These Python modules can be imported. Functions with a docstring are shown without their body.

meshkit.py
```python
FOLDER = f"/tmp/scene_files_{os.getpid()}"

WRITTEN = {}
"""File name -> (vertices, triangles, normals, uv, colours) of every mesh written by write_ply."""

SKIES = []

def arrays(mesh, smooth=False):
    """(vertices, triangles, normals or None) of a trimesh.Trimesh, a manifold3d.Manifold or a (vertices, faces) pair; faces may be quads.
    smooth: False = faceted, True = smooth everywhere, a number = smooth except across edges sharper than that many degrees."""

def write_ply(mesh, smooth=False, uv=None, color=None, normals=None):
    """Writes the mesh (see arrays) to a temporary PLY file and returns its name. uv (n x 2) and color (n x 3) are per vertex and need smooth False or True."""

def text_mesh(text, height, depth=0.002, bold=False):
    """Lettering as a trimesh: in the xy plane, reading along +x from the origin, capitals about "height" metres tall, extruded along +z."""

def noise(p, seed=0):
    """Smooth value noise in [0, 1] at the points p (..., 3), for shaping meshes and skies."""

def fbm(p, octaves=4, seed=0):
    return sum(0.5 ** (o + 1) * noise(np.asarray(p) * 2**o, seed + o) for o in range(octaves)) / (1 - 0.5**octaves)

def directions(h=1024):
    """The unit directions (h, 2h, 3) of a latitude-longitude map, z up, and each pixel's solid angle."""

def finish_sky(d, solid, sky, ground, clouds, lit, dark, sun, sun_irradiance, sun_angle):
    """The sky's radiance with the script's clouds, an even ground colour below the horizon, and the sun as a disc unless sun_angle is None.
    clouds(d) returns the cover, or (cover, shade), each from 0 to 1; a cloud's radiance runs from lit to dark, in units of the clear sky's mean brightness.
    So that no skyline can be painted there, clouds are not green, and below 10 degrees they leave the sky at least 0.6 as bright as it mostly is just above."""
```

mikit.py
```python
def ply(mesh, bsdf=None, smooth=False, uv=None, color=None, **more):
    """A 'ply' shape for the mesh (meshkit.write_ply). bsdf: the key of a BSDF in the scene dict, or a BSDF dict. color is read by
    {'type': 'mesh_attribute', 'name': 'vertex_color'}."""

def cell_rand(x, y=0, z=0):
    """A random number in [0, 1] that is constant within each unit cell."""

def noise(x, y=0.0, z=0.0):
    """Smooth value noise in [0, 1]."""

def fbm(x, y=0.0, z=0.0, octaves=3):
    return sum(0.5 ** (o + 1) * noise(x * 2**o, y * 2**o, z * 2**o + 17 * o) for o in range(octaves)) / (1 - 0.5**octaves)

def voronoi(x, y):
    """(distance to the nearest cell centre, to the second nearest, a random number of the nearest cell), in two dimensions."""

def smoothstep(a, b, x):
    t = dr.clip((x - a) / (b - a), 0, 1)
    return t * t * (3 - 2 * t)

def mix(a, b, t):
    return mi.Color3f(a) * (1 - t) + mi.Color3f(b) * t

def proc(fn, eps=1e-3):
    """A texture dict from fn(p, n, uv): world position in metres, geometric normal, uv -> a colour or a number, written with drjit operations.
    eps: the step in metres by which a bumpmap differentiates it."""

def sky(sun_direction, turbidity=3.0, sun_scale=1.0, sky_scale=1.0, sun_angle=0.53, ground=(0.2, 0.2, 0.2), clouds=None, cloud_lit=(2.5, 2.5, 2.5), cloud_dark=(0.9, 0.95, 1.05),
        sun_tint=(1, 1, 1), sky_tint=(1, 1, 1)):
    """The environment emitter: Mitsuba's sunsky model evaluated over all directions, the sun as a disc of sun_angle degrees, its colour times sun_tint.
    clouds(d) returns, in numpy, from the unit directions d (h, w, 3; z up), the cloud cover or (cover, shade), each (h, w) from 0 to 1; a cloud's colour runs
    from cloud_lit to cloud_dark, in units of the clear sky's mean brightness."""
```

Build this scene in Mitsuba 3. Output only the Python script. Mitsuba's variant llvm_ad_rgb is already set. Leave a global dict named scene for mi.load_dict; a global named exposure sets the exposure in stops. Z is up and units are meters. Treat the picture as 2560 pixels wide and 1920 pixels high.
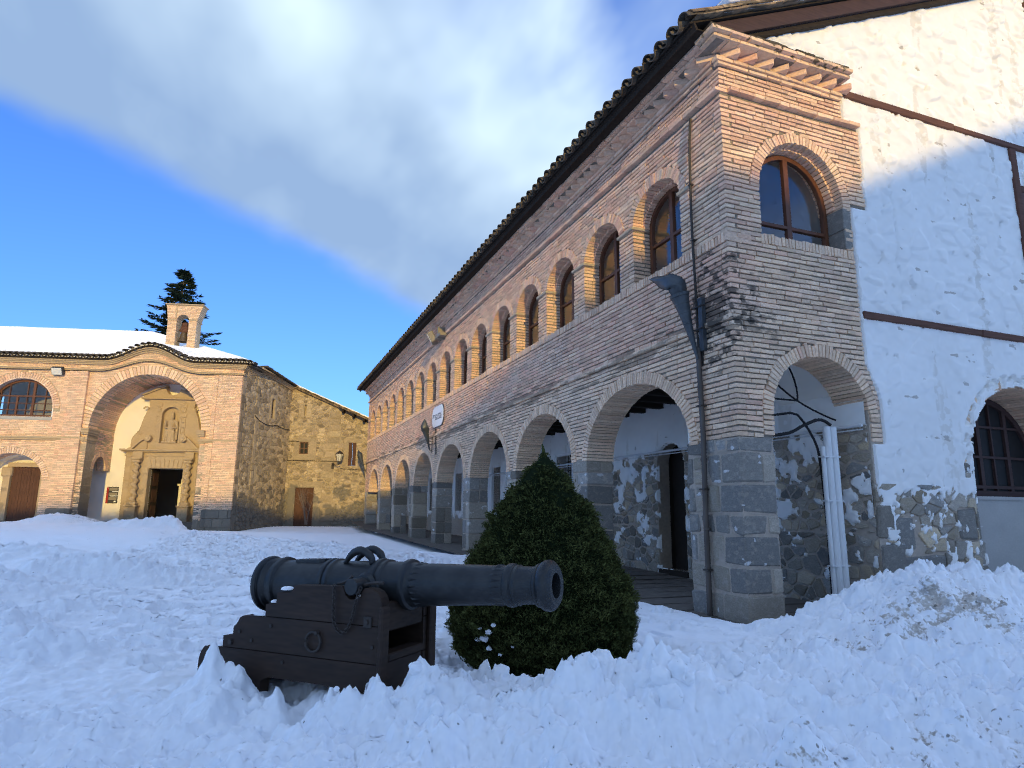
import math, random
import numpy as np, trimesh, manifold3d, shapely
import mitsuba as mi, drjit as dr
import mikit, meshkit
from shapely.geometry import Polygon, LineString, Point, box as sbox
from shapely.ops import unary_union
from scipy.spatial import cKDTree, Voronoi

random.seed(7)
rng = np.random.default_rng(11)
T = mi.ScalarTransform4f
scene, labels = {'type': 'scene'}, {}

# ------------------------------------------------------------------ camera, sky, exposure
CAM = np.array([-6.5615, -7.726, 1.55])
FWD = np.array([0.3548, 0.9154, 0.1903]); FWD /= np.linalg.norm(FWD)
UPV = np.array([-0.0773, -0.1742, 0.9817])
scene['camera'] = {'type': 'perspective', 'fov': 75.8, 'fov_axis': 'x', 'near_clip': 0.05, 'far_clip': 2000.0,
                   'to_world': T().look_at(origin=CAM.tolist(), target=(CAM + FWD).tolist(), up=UPV.tolist())}
exposure = 4.1
SUN_AZ, SUN_EL = math.radians(10.0), math.radians(8.6)
SUN = np.array([-math.sin(SUN_AZ) * math.cos(SUN_EL), -math.cos(SUN_AZ) * math.cos(SUN_EL), math.sin(SUN_EL)])
NE = np.array([0.3314, -0.3445, 0.8783])


def clouds(d):
    x, y, z = d[..., 0], d[..., 1], np.maximum(d[..., 2], 0.02)
    q = np.stack([x / (z + 0.18), y / (z + 0.18), 0 * x], -1)
    e = d @ NE
    w = meshkit.fbm(q * 2.0 + 5, 4, 3) - 0.5
    fine = meshkit.fbm(q * [9.0, 4.5, 1] + [1, 7, 2], 5, 9)
    edge = e + 0.030 * w + 0.030 * (meshkit.fbm(q * 8, 5, 21) - 0.5)
    body = np.clip((edge + 0.010) / 0.055, 0, 1)
    body = body * body * (3 - 2 * body)
    away = np.clip((e - 0.24) / 0.30, 0, 1)
    holes = meshkit.fbm(q * [2.6, 2.0, 1] + [3, 6, 4], 5, 31)
    thin = np.clip(1.0 - away * 0.66 + (holes - 0.5) * 2.4 * np.clip(away * 2.2, 0, 1) + (fine - 0.5) * 0.9 * away, 0, 1)  # unseen cloud overhead is added cover, kept up to lift the ambient light
    e2 = -x * 0.891 + y * 0.454 + 0.16 * (holes - 0.5) + 0.05 * (fine - 0.5)
    gap = np.clip((0.035 - e2) / 0.09, 0, 1) * np.clip((e - 0.30) / 0.10, 0, 1) * np.clip((y - 0.1) / 0.3, 0, 1)
    cover = body * thin * 0.96 * (1 - gap * (0.92 - 0.5 * fine))
    streak = meshkit.fbm(q * [2.0, 1.5, 1] + [2, 4, 1], 5, 14)
    bright = np.clip((e - 0.10) / 0.17, 0, 1) * np.clip((streak - 0.34) * 3.4 + away * 0.35 + 0.12, 0, 1)  # overhead cloud beyond the view brightened to give the shade more fill
    shade = np.clip(1.0 - bright + 0.34 * (fine - 0.5), 0, 1)
    return cover, shade


scene['sky'] = mikit.sky(SUN.tolist(), turbidity=2.6, sun_scale=0.25, sky_scale=1.0, ground=(0.55, 0.58, 0.62), clouds=clouds,
                         cloud_lit=(2.05, 2.55, 2.9), cloud_dark=(0.80, 1.18, 1.80), sun_tint=(0.78, 0.93, 0.80), sky_tint=(0.175, 0.36, 0.88))

# ------------------------------------------------------------------ materials
noise, fbm, voronoi, sstep, mix, proc = mikit.noise, mikit.fbm, mikit.voronoi, mikit.smoothstep, mikit.mix, mikit.proc


def principled(key, color, rough=0.85, spec=0.3, metallic=0.0, bump=None, **more):
    c = {'type': 'rgb', 'value': list(color)} if isinstance(color, (tuple, list)) else proc(color)
    b = {'type': 'principled', 'base_color': c, 'roughness': rough, 'specular': spec, 'metallic': metallic, **more}
    if bump is not None:
        b = {'type': 'bumpmap', 'arbitrary': proc(bump, eps=2e-3), 'scale': 1.0, 'bsdf': b}
    scene[key] = {'type': 'twosided', 'bsdf': b}
    return key


def f_brick(p, n, uv):
    # uv.x: the brick's own random number, uv.y: from buff (0) to red (1)
    a, t = uv.x, uv.y
    g = fbm(p.x * 34, p.y * 34, p.z * 34, 3)
    big = fbm(p.x * 1.3 + 4, p.y * 1.3, p.z * 1.3, 3)
    c = mix((0.74, 0.53, 0.36), (0.67, 0.39, 0.28), t)
    grey = mix((0.52, 0.43, 0.345), (0.68, 0.56, 0.44), g)
    c = mix(c, grey, sstep(0.48, 0.74, big + 0.28 * (dr.abs(dr.sin(a * 47.0)) - 0.5)) * 0.35)
    c = c * (0.80 + 0.34 * a) * (0.76 + 0.48 * g)
    # soot and black lichen round the corner beside the downpipe, and along the ledge under the parapet
    r = dr.sqrt(dr.square((p.y - 0.38) / 0.50) + dr.square((p.z - 4.70) / 0.80) + dr.square(p.x / 0.5))
    bl = fbm(p.x * 9, p.y * 9, p.z * 9, 4)
    soot = sstep(0.48, 0.64, bl + 0.26 * (1.0 - r) - 0.03) * sstep(1.45, 1.2, r)
    led = sstep(0.57, 0.66, fbm(p.x * 5, p.y * 1.6 + 9, p.z * 9, 4) + 0.16 - dr.abs(p.z - 4.45) * 0.75) * sstep(0.30, 0.25, dr.abs(p.z - 4.45)) * sstep(1.0, 0.9, dr.abs(p.x + 0.1))
    moss = sstep(0.55, 0.66, fbm(p.x * 11, p.y * 11, p.z * 8 + 3, 3)) * sstep(8.99, 9.03, p.z) * sstep(9.3, 9.25, p.z) * sstep(0.2, 0.0, p.y)
    c = mix(c, (0.035, 0.035, 0.033), dr.clip(soot * 0.80 + led * 0.5, 0, 0.9))
    return mix(c, (0.06, 0.055, 0.03), moss * 0.85)


principled('m_brick', f_brick, 0.9, 0.2)


def f_mortar(p, n, uv):
    g = fbm(p.x * 28, p.y * 28, p.z * 28, 3)
    b = fbm(p.x * 1.7, p.y * 1.7, p.z * 1.7, 3)
    c = mix((0.13, 0.11, 0.09), (0.30, 0.26, 0.215), g * 0.7 + b * 0.35)
    r = dr.sqrt(dr.square((p.y - 0.38) / 0.50) + dr.square((p.z - 4.70) / 0.80) + dr.square(p.x / 0.5))
    soot = sstep(0.48, 0.64, fbm(p.x * 9, p.y * 9, p.z * 9, 4) + 0.26 * (1.0 - r) - 0.03) * sstep(1.45, 1.2, r)
    return mix(c, (0.035, 0.035, 0.033), soot * 0.9)


principled('m_mortar', f_mortar, 0.95, 0.15)


def f_stone(p, n, uv):
    a, t = uv.x, uv.y
    g = fbm(p.x * 17, p.y * 17, p.z * 17, 4)
    f = fbm(p.x * 60, p.y * 60, p.z * 60, 2)
    c = mix((0.215, 0.21, 0.20), (0.44, 0.345, 0.225), t)
    c = mix(c, (0.37, 0.325, 0.275), sstep(0.52, 0.70, g) * 0.6)
    c = c * (0.55 + 0.75 * a) * (0.70 + 0.6 * f)
    wash = sstep(0.735, 0.75, fbm(p.x * 6, p.y * 6, p.z * 6 + 5, 4) + 0.06 * (a - 0.5)) * sstep(0.35, 0.30, t)
    return mix(c, (0.60, 0.60, 0.60), wash * 0.8)


principled('m_stone', f_stone, 0.9, 0.25)


def f_stone_mortar(p, n, uv):
    g = fbm(p.x * 22, p.y * 22, p.z * 22, 3)
    b = fbm(p.x * 2.5, p.y * 2.5, p.z * 2.5, 2)
    return mix((0.25, 0.21, 0.17), (0.50, 0.42, 0.345), 0.65 * g + 0.35 * b)


principled('m_stone_mortar', f_stone_mortar, 0.95, 0.15)


def f_gold_mortar(p, n, uv):
    g = fbm(p.x * 14, p.y * 14, p.z * 14, 3)
    b = fbm(p.x * 0.9, p.y * 0.9, p.z * 0.9, 3)
    c = mix((0.29, 0.23, 0.155), (0.50, 0.415, 0.285), 0.6 * g + 0.4 * b)
    damp = sstep(0.48, 0.60, fbm(p.x * 1.4, p.y * 1.4, p.z * 1.1, 4) + 0.35 - 0.21 * (p.z - 0.8)) * sstep(3.6, 3.2, p.z)
    return mix(c, (0.13, 0.125, 0.115), damp * 0.75)


principled('m_gold_mortar', f_gold_mortar, 0.95, 0.15)


def f_gold_stone(p, n, uv):
    a, t = uv.x, uv.y
    g = fbm(p.x * 11, p.y * 11, p.z * 11, 3)
    c = mix((0.42, 0.345, 0.235), (0.26, 0.20, 0.15), t)
    c = c * (0.55 + 0.75 * a) * (0.70 + 0.6 * g)
    damp = sstep(0.48, 0.60, fbm(p.x * 1.4, p.y * 1.4, p.z * 1.1, 4) + 0.35 - 0.21 * (p.z - 0.8)) * sstep(3.6, 3.2, p.z)
    return mix(c, (0.12, 0.12, 0.115), damp * 0.75)


principled('m_gold_stone', f_gold_stone, 0.9, 0.2)


def f_white(p, n, uv):
    g = fbm(p.x * 9, p.y * 9, p.z * 9, 4)
    b = fbm(p.x * 1.1, p.y * 1.1, p.z * 0.5, 3)
    s = fbm(p.x * 3.5 + p.y * 3.5, 7.0, p.z * 0.35, 3)
    c = mix((0.70, 0.69, 0.665), (0.86, 0.855, 0.84), 0.5 * g + 0.5 * b)
    c = mix(c, (0.58, 0.545, 0.49), sstep(0.62, 0.70, s) * sstep(0.40, 0.55, g) * 0.55)
    return mix(c, (0.40, 0.37, 0.33), sstep(0.765, 0.78, fbm(p.x * 4, p.y * 4, p.z * 6, 5)) * 0.8)


principled('m_white', f_white, 0.9, 0.2, bump=lambda p, n, uv: 0.006 * fbm(p.x * 30, p.y * 30, p.z * 30, 3))
principled('m_plaster', lambda p, n, uv: mix((0.74, 0.71, 0.65), (0.82, 0.79, 0.73), fbm(p.x * 2, p.y * 2, p.z * 2, 3)), 0.9, 0.2)
principled('m_grey_render', lambda p, n, uv: mix((0.30, 0.295, 0.28), (0.44, 0.43, 0.41), 0.5 * fbm(p.x * 3, p.y * 3, p.z * 3, 3) + 0.5 * noise(p.x * 90, p.y * 90, p.z * 90)), 0.95, 0.15)


def f_snow(p, n, uv):
    g = fbm(p.x * 26, p.y * 26, p.z * 26, 3)
    c = mix((0.82, 0.84, 0.875), (0.92, 0.93, 0.945), g)
    d1 = dr.exp(-dr.square((p.x - 0.9) / 1.9) - dr.square((p.y + 2.5) / 0.75))
    d2 = dr.exp(-dr.square((p.x + 4.1) / 1.0) - dr.square((p.y + 4.6) / 0.6))
    d3 = dr.exp(-dr.square((p.x + 13.5) / 1.6) - dr.square((p.y - 33.0) / 1.0))
    d4 = dr.exp(-dr.square((p.x + 2.2) / 1.6) - dr.square((p.y + 4.7) / 0.8))
    w = dr.maximum(dr.maximum(d1 * 0.92, d2 * 0.66), dr.maximum(d3, d4 * 0.42))
    k = fbm(p.x * 3.4, p.y * 3.4, p.z * 5, 5)
    fine = fbm(p.x * 17, p.y * 17, p.z * 17, 4)
    vf = fbm(p.x * 52, p.y * 52, p.z * 52, 2)
    grit = sstep(0.60, 0.71, k * 0.40 + fine * 0.50 + vf * 0.22 + (w - 0.5) * 0.34)
    c = mix(c, mix((0.58, 0.53, 0.455), (0.27, 0.215, 0.155), sstep(0.35, 0.75, vf * 0.5 + fine * 0.5)), grit * 0.78)
    return mix(c, (0.09, 0.075, 0.06), sstep(0.80, 0.83, noise(p.x * 22, p.y * 22, p.z * 22) * 0.8 + 0.1 * w + 0.07 * k) * 0.75)


principled('m_snow', f_snow, 0.75, 0.25, bump=lambda p, n, uv: 0.020 * fbm(p.x * 19, p.y * 19, p.z * 19, 4))
principled('m_snow_clean', lambda p, n, uv: mix((0.86, 0.87, 0.895), (0.92, 0.925, 0.94), fbm(p.x * 6, p.y * 6, p.z * 6, 3)), 0.75, 0.2)


def grain(dark, light, fx, fy, fz):
    def fn(p, n, uv):
        g = fbm(p.x * fx, p.y * fy, p.z * fz, 4)
        b = fbm(p.x * 3, p.y * 3, p.z * 3, 2)
        return mix(dark, light, dr.clip(g * 0.8 + b * 0.4 - 0.1, 0, 1))
    return fn


principled('m_window_wood', grain((0.055, 0.020, 0.010), (0.155, 0.058, 0.026), 20, 20, 6), 0.5, 0.4)
principled('m_barge', grain((0.032, 0.018, 0.017), (0.075, 0.042, 0.038), 4, 40, 40), 0.7, 0.3)
principled('m_timber', grain((0.060, 0.028, 0.020), (0.165, 0.078, 0.055), 4, 40, 40), 0.8, 0.3)
principled('m_beam', grain((0.014, 0.011, 0.009), (0.045, 0.034, 0.026), 6, 30, 30), 0.85, 0.2)
principled('m_carriage', grain((0.010, 0.0065, 0.005), (0.050, 0.027, 0.016), 9, 9, 42), 0.62, 0.35)
principled('m_door_wood', grain((0.050, 0.022, 0.014), (0.120, 0.055, 0.033), 22, 22, 3), 0.7, 0.3)
principled('m_bronze', lambda p, n, uv: mix((0.008, 0.0095, 0.011), (0.019, 0.0205, 0.021), sstep(0.35, 0.75, fbm(p.x * 9, p.y * 9, p.z * 9, 4))), 0.46, 0.5,
           bump=lambda p, n, uv: 0.004 * fbm(p.x * 16, p.y * 16, p.z * 16, 3))
principled('m_iron', lambda p, n, uv: mix((0.020, 0.018, 0.017), (0.060, 0.045, 0.036), fbm(p.x * 30, p.y * 30, p.z * 30, 3)), 0.6, 0.4)
principled('m_zinc', lambda p, n, uv: mix((0.035, 0.042, 0.048), (0.095, 0.105, 0.115), fbm(p.x * 8, p.y * 8, p.z * 5, 3)), 0.45, 0.5, metallic=0.35)
principled('m_copper', lambda p, n, uv: mix((0.050, 0.040, 0.034), (0.13, 0.105, 0.09), fbm(p.x * 9, p.y * 9, p.z * 2, 3)), 0.5, 0.5, metallic=0.3)


def f_tile(p, n, uv):
    g = fbm(p.x * 13, p.y * 13, p.z * 13, 4)
    c = mix((0.245, 0.165, 0.105), (0.31, 0.235, 0.15), uv.y) * (0.5 + 0.8 * uv.x)
    c = c * (0.6 + 0.7 * g)
    return mix(c, (0.055, 0.052, 0.045), sstep(0.45, 0.60, fbm(p.x * 5, p.y * 5, p.z * 5, 3)) * 0.75)


principled('m_tile', f_tile, 0.9, 0.2)
principled('m_old_tile', lambda p, n, uv: mix((0.045, 0.042, 0.036), (0.13, 0.105, 0.078), fbm(p.x * 14, p.y * 14, p.z * 14, 4)) * (0.6 + 0.7 * uv.x), 0.85, 0.25)


def f_sand(p, n, uv):
    g = fbm(p.x * 12, p.y * 12, p.z * 12, 4)
    b = fbm(p.x * 1.6, p.y * 1.6, p.z * 1.6, 3)
    c = mix((0.35, 0.265, 0.17), (0.48, 0.38, 0.255), 0.6 * g + 0.4 * b)
    return mix(c, (0.20, 0.165, 0.125), sstep(0.55, 0.68, fbm(p.x * 3, p.y * 3, p.z * 2, 4) + 0.14 - 0.10 * (p.z - 0.8)) * sstep(4.0, 3.4, p.z) * 0.6)


principled('m_sandstone', f_sand, 0.9, 0.2)
principled('m_pave', lambda p, n, uv: mix((0.055, 0.048, 0.042), (0.15, 0.132, 0.115), fbm(p.x * 8, p.y * 8, p.z * 8, 4) * 0.7 + 0.3 * fbm(p.x, p.y, p.z, 2)), 0.9, 0.3)
principled('m_leaf', lambda p, n, uv: mix((0.024, 0.034, 0.011), (0.080, 0.088, 0.028), uv.x) * (0.5 + 1.0 * uv.y), 0.9, 0.08)
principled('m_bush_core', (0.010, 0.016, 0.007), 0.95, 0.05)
principled('m_fir', lambda p, n, uv: mix((0.012, 0.026, 0.019), (0.036, 0.060, 0.036), uv.x), 0.8, 0.2)
principled('m_bark', (0.10, 0.075, 0.055), 0.9, 0.2)
principled('m_twig', (0.16, 0.125, 0.105), 0.9, 0.2)
principled('m_pvc', lambda p, n, uv: mix((0.58, 0.59, 0.60), (0.70, 0.71, 0.71), fbm(p.x * 5, p.y * 5, p.z * 2, 3)), 0.45, 0.4)
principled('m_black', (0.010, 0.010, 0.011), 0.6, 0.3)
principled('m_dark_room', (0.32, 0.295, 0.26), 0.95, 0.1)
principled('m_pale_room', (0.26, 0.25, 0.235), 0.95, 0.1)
principled('m_enamel', (0.80, 0.82, 0.84), 0.35, 0.5)
principled('m_enamel_edge', (0.05, 0.07, 0.12), 0.4, 0.5)
principled('m_board_dark', (0.035, 0.040, 0.048), 0.5, 0.4)
principled('m_board_red', (0.30, 0.012, 0.020), 0.5, 0.4)
principled('m_lamp_glass', (0.60, 0.60, 0.56), 0.15, 0.6)
principled('m_lamp_body', (0.22, 0.20, 0.17), 0.6, 0.4)
principled('m_bell', (0.13, 0.095, 0.06), 0.45, 0.5, metallic=0.5)
scene['m_glass'] = {'type': 'thindielectric', 'int_ior': 1.52, 'ext_ior': 1.0}

# ------------------------------------------------------------------ helpers
ROW = {'m_brick', 'm_stone', 'm_gold_stone', 'm_tile', 'm_old_tile', 'm_leaf', 'm_fir'}


def numbered(key):
    if key not in scene and not any(k.startswith(key + '__') for k in scene):
        return key
    i = 1
    while f'{key}_{i:03d}' in scene or f'{key}_{i:03d}' in labels:
        i += 1
    return f'{key}_{i:03d}'


counts = {}


def add(key, v, f, bsdf, uv=None, smooth=False):
    """One entry of the scene under a free number of this key."""
    n = counts.get(key, 0)
    counts[key] = n + 1
    k = key if n == 0 else f'{key}_{n:03d}'
    v, f = np.asarray(v, float), np.asarray(f, int)
    if f.ndim == 2 and f.shape[1] == 4:
        f = np.vstack([f[:, [0, 1, 2]], f[:, [0, 2, 3]]])
    if bsdf in ROW and uv is None:
        uv = np.tile([[0.55, 0.2]], (len(v), 1))
    if uv is not None and len(np.shape(uv)) == 1:
        uv = np.tile([uv], (len(v), 1))
    if uv is not None and smooth not in (True, False):
        smooth = False
    scene[k] = mikit.ply((v, f), bsdf, smooth=smooth, uv=uv)
    return k


def lab(key, label, cat=None, group=None, kind=None):
    d = {'label': label}
    if cat: d['category'] = cat
    if group: d['group'] = group
    if kind: d['kind'] = kind
    labels[key] = d


def part_label(key, **kw):
    labels[key] = {**labels.get(key, {}), **kw}


def cat(ms):
    vs, fs, us, n = [], [], [], 0
    for m in ms:
        v, f = np.asarray(m[0], float), np.asarray(m[1], int)
        if f.shape[1] == 4:
            f = np.vstack([f[:, [0, 1, 2]], f[:, [0, 2, 3]]])
        vs.append(v); fs.append(f + n); n += len(v)
        us.append(np.tile([m[2]], (len(v), 1)) if len(m) > 2 and m[2] is not None and np.ndim(m[2]) == 1 else (m[2] if len(m) > 2 and m[2] is not None else np.full((len(v), 2), 0.5)))
    return np.vstack(vs), np.vstack(fs), np.vstack(us)


def put(key, ms, bsdf, smooth=False):
    v, f, u = cat(ms)
    return add(key, v, f, bsdf, u if bsdf in ROW else None, smooth)


RGT = np.cross(FWD, UPV)


def seen(c):
    q = c - CAM
    d = q @ FWD
    if d < 0.3: return 0
    x, y = abs(q @ RGT / d), abs(q @ UPV / d)
    return 1.0 / d ** 2 if x < 0.80 and y < 0.61 else 0.0


def pieces(key, rest, ms, bsdf, limit=300, smooth=False):
    """The pieces that show largest as entries of their own, the others joined."""
    w = []
    for m in ms:
        v = m[0]
        e = np.sort(v.max(0) - v.min(0))
        w.append(seen(v.mean(0)) * e[-1] * e[-2])
    order = np.argsort(-np.array(w), kind='stable')
    for i in order[:limit]:
        m = ms[i]
        add(key, m[0], m[1], bsdf, m[2] if len(m) > 2 else None, smooth)
    if len(ms) > limit:
        k = put(rest, [ms[i] for i in order[limit:]], bsdf, smooth)
        part_label(k, kind='stuff')


class Frame:
    def __init__(s, O, r, n, u=(0, 0, 1)):
        s.O, s.r, s.n, s.u = (np.array(x, float) for x in (O, r, n, u))

    def __call__(s, u, z, d=0.0):
        u, z, d = np.broadcast_arrays(np.asarray(u, float), np.asarray(z, float), np.asarray(d, float))
        return s.O + u[..., None] * s.r + z[..., None] * s.u + d[..., None] * s.n


FA = Frame((0, 0, 0), (0, 1, 0), (-1, 0, 0))
FB = Frame((0, 0, 0), (1, 0, 0), (0, -1, 0))
FI = Frame((2.62, 0, 0), (0, 1, 0), (-1, 0, 0))
A105 = math.radians(105)
RC = np.array([math.sin(A105), math.cos(A105), 0]); NC = np.array([RC[1], -RC[0], 0])
OC = np.array([-7.2, 32.2, 0])
FC = Frame(OC, RC, NC)
A27 = math.radians(27)
RR = np.array([math.sin(A27), math.cos(A27), 0]); NR = np.array([RR[1], -RR[0], 0]) * 1.0
NR = np.array([math.cos(A27), -math.sin(A27), 0])
FR = Frame(OC + RC * -0.36, RR, NR)
ON = OC + RC * -0.36 + RR * 6.5
FN = Frame(ON, RC, NC)


def prism(poly, F, d0, d1):
    """A shapely polygon of the frame's (u, z), between two depths."""
    out = []
    for g in getattr(poly, 'geoms', [poly]):
        if g.is_empty or g.geom_type != 'Polygon': continue
        m = trimesh.creation.extrude_polygon(g, 1.0, engine='earcut')
        v = np.array(m.vertices)
        out.append((F(v[:, 0], v[:, 1], d0 + (d1 - d0) * v[:, 2]), np.array(m.faces), None))
    v, f, _ = cat(out)
    return (v, f, None)


def bx(F, u0, u1, z0, z1, d0, d1, uv=None):
    c = np.array([[u, z, d] for u in (u0, u1) for z in (z0, z1) for d in (d0, d1)], float)
    f = np.array([[0, 1, 3, 2], [4, 6, 7, 5], [0, 4, 5, 1], [2, 3, 7, 6], [0, 2, 6, 4], [1, 5, 7, 3]])
    return (F(c[:, 0], c[:, 1], c[:, 2]), f, uv)


_c = np.array([[sx, sy, sz] for sx in (-1, 1) for sy in (-1, 1) for sz in (-1, 1)], float)
_cv = np.vstack([_c * [1, 0, 0] + _c * [0, 9, 9] * 0 for _ in range(1)])
CH_S = np.repeat(_c, 3, 0)
CH_K = np.tile(np.eye(3), (8, 1))
_h = trimesh.convex.convex_hull(CH_S * (1 - 0.2 * (1 - CH_K)))
_idx = cKDTree(CH_S * (1 - 0.2 * (1 - CH_K))).query(_h.vertices)[1]
CH_F = _idx[np.array(_h.faces)]


def cbox(F, u0, u1, z0, z1, d0, d1, ch=0.02, jit=0.0, uv=None):
    """A chamfered block with slightly uneven corners."""
    h = np.array([u1 - u0, z1 - z0, d1 - d0]) / 2
    c = np.array([u0 + u1, z0 + z1, d0 + d1]) / 2
    v = c + CH_S * (h - min(ch, 0.45 * h.min()) * (1 - CH_K))
    if jit: v = v + np.repeat(rng.normal(0, jit, (8, 3)), 3, 0)
    return (F(v[:, 0], v[:, 1], v[:, 2]), CH_F, uv)


def arch_poly(c, a, spring, rise, bottom, n=28):
    t = np.linspace(0, math.pi, n)
    return Polygon([(c + a, bottom)] + [(c + a * math.cos(x), spring + rise * math.sin(x)) for x in t] + [(c - a, bottom)])


def brick(F, u0, u1, z0, z1, depth, base=0.0, uv=None, jit=0.004):
    j = rng.normal(0, jit, (4, 2)).clip(-0.008, 0.008)
    pr = base + rng.uniform(-0.004, 0.009) + rng.normal(0, 0.0025, 4)
    q = np.array([[u0, z0], [u1, z0], [u1, z1], [u0, z1]]) + j
    v = np.vstack([np.c_[q, pr], np.c_[q, np.full(4, -depth)]])
    f = np.array([[0, 1, 2, 3], [0, 4, 5, 1], [1, 5, 6, 2], [2, 6, 7, 3], [3, 7, 4, 0]])
    return (F(v[:, 0], v[:, 1], v[:, 2]), f, uv)


def lay(F, region, z0, z1, ch, tone, joint=0.026, lens=(0.36, 0.34, 0.35, 0.18, 0.30, 0.26), depth=0.1, jamb=None, base=0.0, corner=None, keep=1.0):
    out, i, z = [], 0, z0
    ux0, _, ux1, _ = region.bounds
    while z < z1 - 0.5 * ch:
        zc = z + ch / 2
        s = region.intersection(LineString([(ux0 - 1, zc), (ux1 + 1, zc)]))
        for g in getattr(s, 'geoms', [s]):
            if g.is_empty or g.geom_type != 'LineString': continue
            a, b = g.coords[0][0], g.coords[-1][0]
            if a > b: a, b = b, a
            if b - a < 0.05: continue
            u, row = a, []
            first = True
            while u < b - 0.02:
                L = random.choice(lens) * random.uniform(0.9, 1.1)
                if first and i % 2: L *= 0.55
                if b - (u + L) < 0.12: L = b - u
                row.append((u, min(u + L, b)))
                u += L + random.uniform(0.008, 0.016)
                first = False
            for k, (p, q) in enumerate(row):
                if random.random() > keep: continue
                t = tone(0.5 * (p + q), zc)
                uv = (random.random(), float(np.clip(t + rng.normal(0, 0.2), 0, 1)))
                hgt = (z + joint * 0.5 + rng.normal(0, 0.002), z + ch - joint * 0.5 + rng.normal(0, 0.002))
                side = (k == 0 and p > ux0 + 0.01) or (k == len(row) - 1 and q < ux1 - 0.01)
                dd = depth
                if corner is not None and k == 0 and p <= ux0 + 0.01:
                    if i % 2 == corner: dd = 0.16; 
                    else: p = p + 0.165
                    if q - p < 0.06: continue
                if jamb and side:
                    m = jamb * random.choice((0.42, 0.5, 0.58))
                    out.append(brick(F, p, q, *hgt, m - 0.006, base, uv))
                    u2 = (random.random(), float(np.clip(t + rng.normal(0, 0.2), 0, 1)))
                    out.append(bx(F, p + 0.003, q - 0.003, *hgt, -m - 0.006, -jamb, u2))
                else:
                    out.append(brick(F, p, q, *hgt, dd, base, uv))
        z += ch
        i += 1
    return out


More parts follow.
